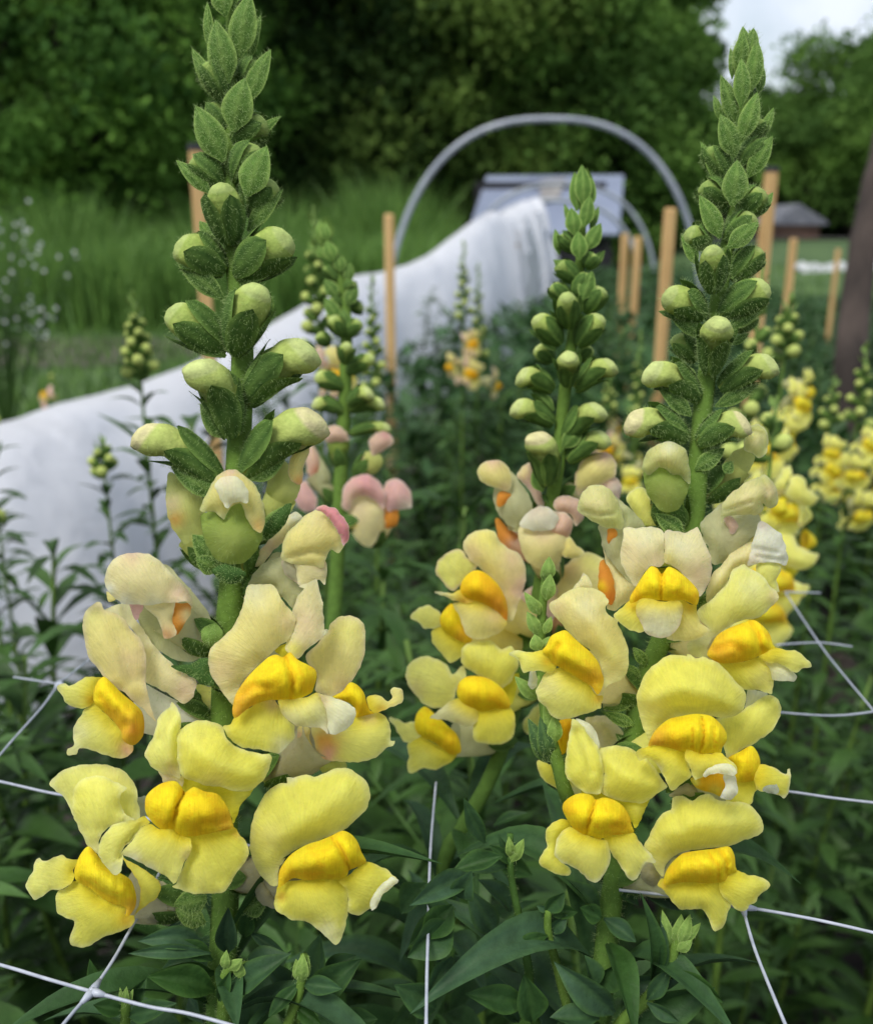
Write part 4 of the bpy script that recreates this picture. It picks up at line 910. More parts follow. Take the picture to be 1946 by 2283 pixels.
def add_leaf(root, name, a, b_, wd, D, d0, d1, c0, c1, mat, hairy=True, bend=.08, fold=.3, shape=(.38, .9), n=None, **kw):
    A_, B_ = at(*a, D - d0 * .001), at(*b_, D - d1 * .001); W = wd / FPX * D; mb = MB()
    nrm = (TOCAM * 1.0 + (Vector((B_.x - A_.x, 0, 0)) * .0)).normalized() if n is None else n
    blade(mb, A_, B_, W, nrm, bend=bend, fold=fold, c0=c0, c1=c1, shape=shape, nu=12, nv=6, **kw)
    if hairy: hairs(mb, surface_points(mb, int((hairy if hairy > 1 else 240) * min(1, (B_ - A_).length * W / .00014))), .0013, .00005, 1)
    return mb.build(name, [mat, M_HAIR], root)
for k, fr, a, b_, (wd, d0, d1) in parse(BRACTS):
    D = DEPTH[k]; t = rnd.uniform(0, .25)
    c0 = mixcol(CN['sepal'], CN['bract'], .5 + t) if a[1] < 600 else mixcol(CN['sepal'], CN['bract'], .15 + t)
    add_leaf(roots[k], 'bract', a, b_, wd / FR[fr][2] * .98, D, d0 + 1.5, d1 + 1, c0, CN['bractl'], M_DOWN, hairy=800 if k in 'AB' else False, bend=.10, fold=-.22)
# growing tip
for k in 'ABCE':
    x, y, r_ = STEMS[k][0]; p = at(x, y, DEPTH[k])
    for i in range(7):
        g = i * 2.4; dv = RIGHT * math.cos(g) + TOCAM * math.sin(g); mb = MB()
        blade(mb, p + dv * r_ * .8 - UP * .004, p + dv * .0012 + UP * (.006 + .0015 * (i % 3)), .0036, dv, bend=.18, fold=-.2, c0=CN['bract'], c1=CN['bractl'])
        if k in 'AB': hairs(mb, surface_points(mb, 200), .0011, .00004, 1)
        mb.build('bract', [M_DOWN, M_HAIR], roots[k])

# side shoot in front of plant B, and the leafy shoots below the blooms
def shoot(root, pts, D, r0, r1, name='side_shoot', col=None):
    P_ = [at(x, y, D - d * .001) for x, y, d in pts]; sp = smooth_path(P_, 5); mb = MB()
    tube_mesh(mb, sp, [lerp(r0, r1, i / (len(sp) - 1)) for i in range(len(sp))], col or CN['stem'], 10)
    hairs(mb, surface_points(mb, 300), .0007, .00004, 1)
    return mb.build(name, [M_DOWN, M_HAIR], root)
shoot(roots['B'], [(1225, 1250, 4), (1212, 1320, 4), (1205, 1420, 4), (1208, 1500, 2), (1215, 1580, 4), (1228, 1650, 6), (1245, 1710, 6), (1262, 1770, 4), (1300, 1850, -6), (1345, 1950, -4)], .213, .0009, .0019)
LEAVES = r'''
B G1 500,180>515,-40 120 6 7 b
B G1 475,190>470,30 80 5 6 b
B G1 490,370>525,120 125 6 7 b
B G1 425,500>285,290 100 6 7 b
B G1 420,500>370,345 100 5 5 b
B G1 420,680>310,470 110 5 5 b
B G1 470,680>535,515 80 6 6 b
B G1 410,840>380,680 120 7 7 b
B G1 440,840>520,700 90 6 6 b
B G1 400,1280>195,1070 120 4 5 b
B G1 400,1270>420,1060 110 3 3 b
B G1 530,1880>320,1460 190 5 7 s
B G1 520,1860>430,1440 170 6 8 s
B G1 540,1870>340,1640 130 4 5 s
B G1 565,1690>560,1420 130 8 9 b
B G1 540,1640>460,1330 80 7 8 b
A L1 670,330>270,300 110 6 10 l
A L1 680,370>215,370 70 8 12 l
A L1 690,410>480,300 90 7 9 l
A L1 700,480>330,490 130 4 10 l
A L1 705,580>325,500 150 8 14 l
A L1 775,370>780,110 110 9 12 d
A L1 785,580>1135,370 140 8 10 l
A L1 860,440>1110,370 110 5 7 l
A L1 730,640>790,470 70 11 12 l
A L1 760,460>770,350 50 12 13 b
A L1 780,460>860,400 60 12 12 b
A L1 840,510>850,420 60 11 11 b
A L1 200,690>20,660 80 14 16 l
A L1 215,720>490,650 100 14 16 l
A L1 200,660>170,560 30 15 16 b
A L1 215,650>245,570 30 15 16 b
A L1 225,660>320,510 80 12 12 l
A L1 205,655>208,555 40 15 17 b
A L1 1180,540>1005,730 80 12 14 l
A L1 1200,540>1420,570 90 12 14 l
A L1 1190,530>1160,400 60 12 13 b
A L1 1195,520>1230,380 60 12 13 b
A L1 1190,530>1200,370 70 13 14 b
A L1 1160,670>1310,780 80 12 14 l
A L1 1250,660>1530,400 170 2 4 l
A L1 1270,560>1300,260 150 -2 0 l
A L1 1310,500>1500,380 110 -4 -4 l
A L1 120,600>0,400 100 2 4 l
A L1 870,280>900,80 90 -2 0 l
A L1 900,250>1100,370 60 -2 0 l
A L1 650,190>440,220 60 0 1 l
A L1 1000,420>1160,640 120 0 0 l
A L1 620,400>400,470 90 -2 0 l
A L1 560,620>640,764 90 -4 0 l
A L1 1420,760>1620,740 140 -2 0 l
B L2 590,380>345,380 70 4 6 l
B L2 600,360>660,250 50 6 6 b
B L2 600,340>590,240 40 6 7 b
B L2 600,370>500,280 50 5 6 l
B L2 600,370>540,230 40 4 5 l
B L2 600,590>445,440 100 0 2 l
B L2 760,590>850,500 70 8 9 l
B L2 765,590>720,560 30 8 8 l
B L2 770,700>600,770 60 8 10 l
B L2 780,690>860,600 60 6 7 l
B L2 770,600>910,590 60 6 6 l
B L2 1010,600>860,440 90 4 6 l
B L2 1030,620>1180,730 80 5 8 l
B L2 1020,620>920,570 80 7 8 l
B L2 1250,920>1200,500 90 8 14 l
B L2 1245,920>1290,600 70 9 12 l
B L2 1340,760>1300,580 50 10 12 b
B L2 1360,740>1390,600 60 11 12 b
B L2 1380,740>1430,600 55 12 12 b
B L2 1380,730>1480,640 45 11 12 b
B L2 1370,770>1440,720 50 12 12 b
B L2 1350,860>1585,1010 80 12 16 l
B L2 1230,1000>1340,850 70 10 11 l
B L2 1230,1010>1380,1100 60 12 14 l
B L2 1100,1100>1545,940 180 4 8 l
B L2 1060,930>1420,880 90 2 4 l
B L2 670,1010>390,970 110 8 12 p
B L2 700,1100>660,880 130 9 10 p
B L2 1080,1060>800,820 130 10 12 p
B L2 1000,940>940,790 90 8 8 l
B L2 1010,960>1090,830 110 6 7 l
B L2 1010,1080>780,1080 100 12 13 l
B L2 1190,560>1040,420 70 0 0 l
B L2 1380,580>1180,480 60 2 2 d
B L2 520,700>400,480 120 -8 -6 l
B L2 700,860>460,780 150 -10 -8 l
B L2 360,580>130,740 130 -16 -14 l
B L2 210,460>90,600 150 -20 -20 l
B L2 330,640>120,800 150 14 20 l
B L2 330,560>190,720 120 14 18 l
B L2 560,330>330,400 90 12 12 l
B L2 250,1040>60,930 130 12 16 l
B L2 640,1100>520,1000 90 2 2 l
B L2 430,420>130,560 100 14 26 l
B L2 480,270>380,60 70 16 20 l
C L2 520,190>680,130 50 2 4 l
C L2 500,330>700,420 90 0 0 l
B L2 350,520>420,400 100 18 22 l
B L2 300,700>180,480 110 8 12 l
B L2 330,800>200,1000 110 12 16 l
'''
for line in LEAVES.strip().splitlines():
    k, fr, bt, wd, d0, d1, ty = line.split(); a, b_ = [fpt(fr, *[float(v) for v in s.split(',')]) for s in bt.split('>')]
    wd, d0, d1 = float(wd) / FR[fr][2], float(d0), float(d1); D = DEPTH[k]; v = rnd.uniform(0, 1)
    if ty == 'b': add_leaf(roots[k], 'bract', a, b_, wd * 1.1, D, d0, d1, CN['sepal2'], CN['bractl'], M_DOWN, hairy=120, bend=.12, fold=-.25)
    elif ty == 's': add_leaf(roots[k], 'bract', a, b_, wd, D, d0, d1, mixcol(CN['sepal'], CN['leafb'], .5), CN['sepal2'], M_DOWN, hairy=160, bend=.16, fold=-.3)
    else:
        n = (TOCAM + UP * rnd.uniform(.3, 1.1) + RIGHT * rnd.uniform(-.4, .4)).normalized()
        c0 = mixcol(CN['leaf'], CN['leafb'], v) if ty != 'd' else (.014, .034, .016)
        c1 = CN['leafl'] if ty != 'd' else (.04, .08, .03)
        o = add_leaf(roots[k], 'leaf', a, b_, wd * 1.08, D, d0, d1, c0, c1, M_LEAF, hairy=False, bend=rnd.uniform(.08, .22), fold=.75, n=n, shape=(.48, .95), twist=rnd.uniform(-.7, .7), wav=.08)
shoot(roots['A'], [(558, 2150, 6), (508, 2165, 9), (500, 2210, 8), (497, 2290, 4)], .205, .0007, .0016)
shoot(roots['A'], [(283, 2220, 15), (280, 2260, 14), (284, 2330, 8), (330, 2450, 0), (480, 2600, 0)], .205, .0009, .0013)
shoot(roots['A'], [(678, 2130, 13), (672, 2190, 12), (655, 2250, 12), (620, 2330, 8), (500, 2500, 0)], .205, .0008, .0014)
shoot(roots['B'], [(1137, 1860, 6), (1139, 1950, 5), (1160, 2060, 4), (1178, 2160, 4), (1200, 2300, 2), (1330, 2500, 0)], .213, .0007, .0012, col=CN['leafl'])
shoot(roots['B'], [(1222, 2030, 8), (1222, 2080, 7), (1240, 2150, 5), (1270, 2260, 2), (1330, 2400, 0)], .213, .0008, .0012)
shoot(roots['B'], [(1530, 2060, 11), (1506, 2110, 11), (1488, 2165, 10), (1450, 2220, 9), (1380, 2290, 6), (1336, 2380, 0)], .213, .0009, .0016)

# the leafy lower stems: narrow leaves in a rising spiral below the blooms
def stem_leaves(key, y0, n, seed):
    r5 = random.Random(seed); D = DEPTH[key]; pts = [at(x, y, D) for x, y, _ in STEMS[key]]; zlo = pts[-1].z - .14
    for i in range(n):
        z = lerp(at(0, y0, D).z, zlo, i / n); q = min(pts, key=lambda p_: abs(p_.z - z)); P0 = Vector((q.x, q.y + (0 if z > pts[-1].z else -.004), z))
        g = i * 2.4 + r5.uniform(-.3, .3); dv = Vector((math.cos(g), math.sin(g), 0)); L = r5.uniform(.032, .052); ab = dv * L + Vector((0, 0, L * r5.uniform(.1, .75)))
        if dv.y < -.55: ab *= .7
        mb = MB(); c0 = mixcol(CN['leaf'], CN['leafb'], r5.random()); c1 = mixcol(CN['leafl'], CN['leafb'], r5.random() * .6)
        blade(mb, P0 + dv * .002, P0 + ab, L * r5.uniform(.15, .21), Vector((0, 0, 1)), bend=r5.uniform(.08, .25), fold=.7, c0=c0, c1=c1, shape=(.45, .9), nu=10, nv=4, twist=r5.uniform(-.8, .8), droop=r5.uniform(.05, .45), wav=.08)
        mb.build('leaf', M_LEAF, roots[key])
stem_leaves('A', 2060, 44, 1); stem_leaves('B', 2010, 48, 2); stem_leaves('C', 1800, 46, 3)

# ---------------------------------------------------------------- snapdragons farther away: built once per kind, then copied
def local_bud(mb, base, tip, W, expo):
    ax = tip - base; L = ax.length; ax.normalize(); a = ax.orthogonal().normalized(); b_ = ax.cross(a); ns, nr = 9, 7; vs_, cols = [], []
    P = PROF_OPEN if expo > .5 else PROF
    for i in range(nr + 1):
        t = i / nr
        for k in range(ns):
            g = 6.283 * k / ns; vs_.append(base + ax * L * t + (a * math.cos(g) + b_ * math.sin(g)) * W / 2 * prof(t, P))
            cols.append(mixcol(CN['bud'], CN['budy'], t) if t > 1 - expo - .08 * (k % 3) else mixcol(CN['sepal'], CN['sepal2'], (k % 3) * .4))
    fs = [(i * ns + k, i * ns + (k + 1) % ns, (i + 1) * ns + (k + 1) % ns, (i + 1) * ns + k) for i in range(nr) for k in range(ns)] + [tuple(nr * ns + k for k in range(ns))]
    mb.add(vs_, fs, cols)
A4 = [l for l in FLOWERS.split('@')[5].splitlines()[1:] if l.strip()]
_cache = {}
def generic_flower(tint):
    """one open bloom in its own axes (x right, z up, y into the tube; metres)"""
    if tint in _cache: return _cache[tint]
    mb = MB(); swap = dict(yellow=dict(gold='throat', amber='gold', lemon='lemon2'), peach=dict(lemon='butter', lemon2='blush', throat='peach', gold='amber'), pink=dict(lemon='pink', lemon2='blush', throat='peach', gold='amber', cream='pink'))[tint]
    for i, line in enumerate(A4):
        name, fr, D, b, col, pts, opts = (line.split('|') + [''])[:7]
        m = build_patch(name, fr, float(D), float(b), swap.get(col, col), pts, opts if tint == 'yellow' else '', 'A', None, 90 + i, 0,
                        xf=lambda x, y, d: Vector(((x - 405) * .0000985, -d / 1000 - .012, -(y - 1790) * .0000985)), res=50)
        mb.add(m.v, m.f, m.c)
    k = len(mb.v); tube_mesh(mb, [Vector((.002, 0, -.002)), Vector((.001, -.008, .001)), Vector((0, -.016, .001))], [.0025, .005, .0075], CN['tube'], 10, cap=False)
    _cache[tint] = mb; return mb
def snapdragon(loc, height, label, tint='yellow', nfl=6, nbud=12, spike=.12, lean=(0, 0), scale=1.0, seed=1, group='snapdragons in bloom', leafy=True, face=None):
    """a whole plant standing on the ground: stem, foliage, bracts, buds and blooms placed in a spiral"""
    rr = random.Random(seed); root = empty('snapdragon_plant', loc, label, 'flower', group); B0 = Vector(loc)
    def ax(h): return B0 + Vector((lean[0] * (h / height) ** 2, lean[1] * (h / height) ** 2, h))
    mb = MB(); n = 14; tube_mesh(mb, [ax(height * i / n) for i in range(n + 1)], [lerp(.0032, .001, (i / n) ** 1.5) * scale for i in range(n + 1)], CN['stem'], 8); mb.build('stem', M_FOL, root)
    fl = nfl * .019 * scale; h0 = height - spike - fl
    if leafy:
        mb = MB(); h = .04
        while h < h0:
            for q in range(2):
                g = rr.uniform(0, 6.28); dv = Vector((math.cos(g), math.sin(g), 0)); L = rr.uniform(.035, .065) * scale * (1.0 - .25 * h / height)
                c = mixcol(CN['leaf'], CN['leafl'], rr.uniform(0, .8))
                blade(mb, ax(h), ax(h) + dv * L * .9 + Vector((0, 0, L * rr.uniform(-.1, .6))), L * rr.uniform(.18, .27), Vector((0, 0, 1)), bend=rr.uniform(.03, .2), fold=.3, c0=c, c1=mixcol(c, CN['leafl'], .6), nu=5, nv=2, droop=rr.uniform(0, .3))
            h += .012 * scale
        mb.build('foliage', M_FOL, root)
    g = rr.uniform(0, 6); h = h0; fm = generic_flower(tint)
    for i in range(nfl):
        g += 2.3; scl = 1.35; yaw = g if face is None else face + (rr.uniform(-1.2, 1.2))
        mb = MB(); Mx = Matrix.Translation(ax(h)) @ Matrix.Rotation(yaw, 4, 'Z') @ Matrix.Rotation(rr.uniform(-.5, .4), 4, 'X') @ Matrix.Rotation(rr.uniform(-.5, .5), 4, 'Y') @ Matrix.Scale(scl * scale * rr.uniform(.8, 1.0) * (1 - .35 * i / max(nfl, 1)), 4)
        mb.add([Mx @ Vector(v) for v in fm.v], fm.f, fm.c); mb.build('flower', M_PETAL, root); h += .019 * scale
    top = height; nb = nbud
    for i in range(nb):
        t = i / max(1, nb - 1); g += 2.4; hh = lerp(h, top - .006, t ** .92); dv = Vector((math.cos(g), math.sin(g), 0)); L = lerp(.019, .006, t) * scale
        p = ax(hh); up = lerp(.35, 1.6, t)
        d = (dv + Vector((0, 0, up))).normalized(); mb = MB()
        if t < .7:
            local_bud(mb, p + dv * .001, p + d * L, lerp(.0108, .0058, t) * scale, max(0, .40 - t * .55)); mb.build('bud', M_DOWN, root); mb = MB()
        blade(mb, p, p + (dv + Vector((0, 0, up * .9))).normalized() * L * lerp(.8, 1.4, t), lerp(.004, .005, t) * scale, dv, bend=.12, fold=-.2, c0=CN['bract'], c1=CN['bractl'], nu=5, nv=2); mb.build('bract', M_FOL, root)
    return root
def ground_of(px, py_top, D): return at(px * 1.1019, py_top * 1.1019, D)
def plant_at(px, py, D, label, **kw):
    """px, py = tip of the spike on the 1766 px wide view, D = distance"""
    t = ground_of(px, py, D); ln = kw.pop('lean', (0, 0))
    return snapdragon((t.x - ln[0], t.y - ln[1], 0), t.z, label, lean=ln, **kw)
plant_at(268, 585, .62, 'thin pale green snapdragon spike of tiny buds in front of the white sheet', nfl=0, nbud=26, spike=.06, seed=3, scale=.8)
plant_at(203, 878, .62, 'shortest green snapdragon tip in front of the white sheet, left of the sharp bloom', nfl=0, nbud=12, spike=.03, seed=4, scale=.75)
plant_at(-52, 715, .65, 'peach snapdragon cut by the left edge of the picture', tint='peach', nfl=2, nbud=12, spike=.05, seed=5, scale=.65, face=.6)
plant_at(-40, 1010, .55, 'green budless shoot at the far left edge beside the white sheet', nfl=0, nbud=8, spike=.02, seed=6, scale=.9)
plant_at(634, 414, .55, 'blurred snapdragon with cream buds close behind the sharp left spike', nfl=1, nbud=26, spike=.085, seed=7, scale=.75, face=0, tint='peach')
plant_at(752, 555, .72, 'narrow green snapdragon spike beside the left wooden stake', nfl=0, nbud=24, spike=.09, seed=8, scale=.7)
plant_at(938, 485, 1.15, 'blurred peach and orange snapdragon in front of the white tunnel cover', nfl=4, nbud=22, spike=.10, seed=9, scale=.85, tint='peach', face=-.2)
plant_at(968, 530, 1.2, 'green spike close behind the blurred peach and orange snapdragon', nfl=2, nbud=22, spike=.12, seed=10, scale=.85, tint='peach')
plant_at(1297, 665, .95, 'faint yellow snapdragon spike between the middle and the right sharp blooms', nfl=3, nbud=26, spike=.12, seed=11, scale=.7)
plant_at(1235, 750, 1.0, 'faint cream snapdragon low between the middle and the right sharp blooms', nfl=2, nbud=16, spike=.05, seed=12, scale=.7, tint='peach')
plant_at(1545, 520, .46, 'blurred snapdragon with green buds right behind the sharp right spike', nfl=2, nbud=16, spike=.10, seed=13, scale=.85, face=.3)
plant_at(1600, 590, .62, 'bright yellow snapdragon column behind the sharp right bloom', nfl=4, nbud=16, spike=.045, seed=14, scale=.82, face=.4)
plant_at(1572, 800, .42, 'yellow snapdragon with orange throats half hidden by the sharp right bloom', nfl=4, nbud=6, spike=.03, seed=15, scale=.85, face=.5)
plant_at(1755, 690, .75, 'yellow snapdragon cut by the right edge below the dark trunk', nfl=4, nbud=16, spike=.07, seed=16, scale=.8, face=.2)
plant_at(1690, 760, .8, 'yellow snapdragon with low blooms just left of the dark trunk foot', nfl=4, nbud=12, spike=.05, seed=17, scale=.8, face=-.1)
plant_at(108, 752, 2.1, 'small pink snapdragon on the grass beyond the white sheet', nfl=3, nbud=3, spike=.03, seed=18, scale=1.4, tint='pink', face=0, leafy=True)
# ---------------------------------------------------------------- green leafy stems filling the bed
def leafy_proto(seed, H=.5):
    rr = random.Random(seed); root = empty('leafy_stem', (0, 0, 0), 'leafy green snapdragon stem without blooms in the flower bed', 'plant', 'green snapdragon stems in the flower bed')
    mb = MB(); lx, ly = rr.uniform(-.05, .05), rr.uniform(-.05, .05)
    def ax(h): return Vector((lx * (h / H) ** 2, ly * (h / H) ** 2, h))
    tube_mesh(mb, [ax(H * i / 8) for i in range(9)], [lerp(.003, .0012, i / 8) for i in range(9)], CN['stem'], 6); mb.build('stem', M_FOL, root)
    mb = MB(); h = .03
    while h < H:
        for q in range(2):
            g = rr.uniform(0, 6.28); dv = Vector((math.cos(g), math.sin(g), 0)); L = rr.uniform(.035, .08) * (1.1 - .45 * h / H)
            c = mixcol(CN['leaf'], CN['leafl'], rr.random() ** 2.6)
            blade(mb, ax(h), ax(h) + dv * L * .9 + Vector((0, 0, L * rr.uniform(-.1, .8))), L * rr.uniform(.2, .32), Vector((0, 0, 1)), bend=rr.uniform(.02, .2), fold=.3, c0=c, c1=mixcol(c, CN['leafl'], .5), nu=5, nv=2, droop=rr.uniform(0, .4), twist=rr.uniform(-.6, .6))
        if rr.random() < .16:
            g = rr.uniform(0, 6.28); dv = Vector((math.cos(g), math.sin(g), .9)).normalized(); s0 = ax(h); SL = rr.uniform(.05, .1)
            tube_mesh(mb, [s0, s0 + dv * SL], [.0012, .0007], CN['leafl'], 5)
            for j in range(12):
                q0 = s0 + dv * SL * (j + 2) / 14; gg = rr.uniform(0, 6.28); d2 = (Vector((math.cos(gg), math.sin(gg), .4))).normalized(); l2 = rr.uniform(.012, .03)
                c = mixcol(CN['leaf'], CN['leafl'], rr.uniform(.3, 1)); blade(mb, q0, q0 + d2 * l2, l2 * .25, Vector((0, 0, 1)), bend=.1, fold=.3, c0=c, c1=c, nu=4, nv=2)
        h += .011
    mb.build('foliage', M_FOL, root); return root
def visible_bed(x, y):
    if y < .30: return False
    # keep out of the sheet-covered row on the left
    lim = lerp(-.62, -.30, min(1, (y - .3) / 2.2)) if y < 2.5 else lerp(-.30, .55, min(1, (y - 2.5) / 3.2))
    if y > .66 and x < -.20 * y - .02: return False
    return x > lim
protos = [leafy_proto(100 + i, H=[.46, .5, .54, .48, .52, .44][i]) for i in range(6)]
rr = random.Random(11); spots = []
tries = 0
while len(spots) < 225 and tries < 20000:
    tries += 1; y = .30 + 2.6 * rr.random() ** 1.3; half = y * .52 + .12; x = rr.uniform(-half, half)
    if not visible_bed(x, y): continue
    sp_ = .065 + .035 * y
    if y < .6: sp_ = .058
    if all((x - a) ** 2 + (y - b_) ** 2 > sp_ ** 2 for a, b_, *_ in spots): spots.append((x, y, rr.uniform(0, 6.28), rr.uniform(.85, 1.08)))
# the near gaps where dark soil shows stay open
def gap(x, y): return (.09 < x < .2 and y < .42) or (.12 < x < .45 and y < .62 and (x * 977 + y * 613) % 1 < .6)
spots = [s for s in spots if not gap(s[0], s[1])]
for i, (x, y, a, s) in enumerate(spots):
    o = protos[i] if i < 6 else copy_tree(protos[i % 6])
    o.location = (x, y, 0); o.rotation_euler = (rr.uniform(-.08, .08), rr.uniform(-.08, .08), a)
    s *= (.86 if (y < .6 and x > .10) else 1.12 if y < .7 else 1.0); o.scale = (s, s, s)
for p in protos[:6]:
    for ch in p.children: ch.matrix_parent_inverse = Matrix.Identity(4)
for o in list(bpy.data.objects):
    if o.name.startswith('leafy_stem') and o.type == 'EMPTY':
        for ch in o.children: ch.matrix_parent_inverse = Matrix.Identity(4)

# the rest of the bed and the weeds between: too many to count
def leaf_mass(name, pts_fn, n, size, cols, mat, label, cat, kind='stuff', up=.5, aspect=.3):
    mb = MB(); r3 = random.Random(hash(name) % 1000 if False else len(name) * 7)
    for i in range(n):
        p, sc2 = pts_fn(r3)
        g = r3.uniform(0, 6.28); d = Vector((math.cos(g), math.sin(g), r3.gauss(up, .5))).normalized(); L = size * sc2 * r3.uniform(.5, 1.3)
        s = d.cross(Vector((r3.gauss(0, .5), r3.gauss(0, .5), 1))).normalized() * L * aspect * r3.uniform(.7, 1.2) / 2
        c = mixcol(cols[0], cols[1], r3.random() ** 1.5); k = 4
        mb.add([p, p + d * L * .5 + s, p + d * L, p + d * L * .5 - s], [(0, 1, 2, 3)], c)
    o = mb.build(name, mat, None, smooth=False); tag(o, label, cat, kind=kind); return o
def far_bed(r3):
    y = 1.6 + 6.0 * r3.random(); half = y * .5
    while True:
        x = r3.uniform(-.3, half + .3)
        if x > lerp(-.1, .75, min(1, (y - 2.0) / 3.5)): break
    # rows, so the top is uneven
    h = (.48 + .08 * noise.noise(Vector((x * 5, y * 3, 0)))) * (1 - .45 * max(0, min(1, (x - y * .3) / .5)))
    return Vector((x, y, max(.02, h * (1 - r3.random() ** 1.8)))), 1.0
leaf_mass('flower_bed_foliage', far_bed, 46000, .055, (CN['leaf'], (.05, .12, .04)), M_FOL, 'dense dark green foliage filling the far part of the flower bed', 'foliage')
def weeds(r3):
    y = .25 + 2.2 * r3.random(); x = r3.uniform(-.6 * y - .15, .6 * y + .15)
    return Vector((x, y, .005 + abs(r3.gauss(0, .03)))), .7
leaf_mass('ground_weeds', weeds, 9000, .035, (CN['leaf'], (.06, .13, .035)), M_FOL, 'small weeds scattered over the soil under the flowers', 'weeds', aspect=.5)

# ---------------------------------------------------------------- ground, lawn, track
M_SOIL = plain('soil', (.014, .011, .009), (.048, .036, .029), 26, .95, .9, dist=.02)
M_LAWN = plain('lawn', (.035, .075, .022), (.08, .14, .04), 1.3, .95, .3)
M_TRACK = plain('track', (.13, .13, .125), (.22, .21, .20), 3, .95, .2)
def sheet(name, poly, z, mat, kind='structure', label=None, cat=None, nz_=0, step=None):
    me = bpy.data.meshes.new(name); me.from_pydata([(x, y, z) for x, y in poly], [], [tuple(range(len(poly)))]); me.materials.append(mat)
    o = bpy.data.objects.new(name, me); COL.objects.link(o); o['kind'] = kind; return o
sheet('ground', [(-150, -30), (150, -30), (150, 260), (-150, 260)], 0, M_SOIL)
sheet('lawn', [(-60, 3.3), (-1.6, 2.9), (-.9, 4.2), (0, 6.0), (1.1, 6.4), (2.2, 5.0), (3.2, 3.2), (60, 3.0), (60, 120), (-60, 120)], .006, M_LAWN)
sheet('soil_path', [(-6, 5.2), (-2.0, 5.4), (-1.2, 6.2), (-1.6, 7.0), (-6, 6.8)], .011, plain('path_soil', (.05, .045, .036), (.09, .078, .06), 4, .95, .3))
sheet('track', [(4.2, 18.3), (40, 18.3), (40, 24), (4.2, 24)], .66, M_TRACK)
def bank_z(x, y): return .62 * max(0, min(1, (y - 5) / 13.5)) * max(0, min(1, (x - 2.4) / 1.6)) + .012
bv, bf = [], []
for i in range(29):
    for j in range(25):
        x, y = 2.4 + (i / 28) ** 2 * 40, 4.9 + j * .85; bv.append((x, y, bank_z(x, y) + .03 * noise.noise(Vector((x, y, 0))) * min(1, (x - 2.4)) - (.05 if i == 0 or j == 0 else 0)))
bf = [(i * 25 + j, (i + 1) * 25 + j, (i + 1) * 25 + j + 1, i * 25 + j + 1) for i in range(28) for j in range(24)]
me = bpy.data.meshes.new('bank'); me.from_pydata(bv, [], bf); me.materials.append(M_LAWN); me.polygons.foreach_set('use_smooth', [True] * len(bf)); o = bpy.data.objects.new('bank', me); COL.objects.link(o); o['kind'] = 'structure'
def blades(name, fn, n, H, W, cols, label, cat, lean=.35):
    mb = MB(); r3 = random.Random(len(name) * 13 + n)
    for i in range(n):
        x, y, k = fn(r3); p = Vector((x, y, bank_z(x, y) - .012)); g = r3.uniform(0, 6.28); h = H * k * r3.uniform(.55, 1.15)
        s = Vector((math.cos(g), math.sin(g), 0)) * W * r3.uniform(.6, 1.2) / 2; ln = Vector((r3.gauss(0, lean), r3.gauss(0, lean), 0)) * h
        c = mixcol(cols[0], cols[1], r3.random())
        mb.add([p - s, p + s, p + ln * .35 + Vector((0, 0, h * .6)) + s * .7, p + ln * .35 + Vector((0, 0, h * .6)) - s * .7, p + ln + Vector((0, 0, h))], [(0, 1, 2, 3), (3, 2, 4)], c)
    o = mb.build(name, M_FOL, None); tag(o, label, cat, kind='stuff'); return o
blades('lawn_grass', lambda r: (lambda y: (r.uniform(-.62 * y - .5, .62 * y + .5), y, 1) if True else 0)(3.2 + 9 * r.random() ** 1.4), 26000, .10, .012, ((.05, .12, .025), (.15, .27, .055)), 'short green lawn grass beyond the flower bed', 'grass')
def tall(r):
    y = 7.4 + 3.6 * r.random(); x = r.uniform(-.62 * y, lerp(.3, .9, r.random()))
    k = (.75 + .35 * noise.noise(Vector((x * .9, y * .9, 2)))) * min(1, .35 + max(0, 1.2 - x) * .45) * lerp(.6, 1.1, (y - 7.4) / 3.6)
    return x, y, k
blades('tall_grass', tall, 30000, 1.35, .022, ((.07, .16, .03), (.20, .36, .075)), 'tall feathery green grass along the foot of the trees', 'grass', lean=.22)

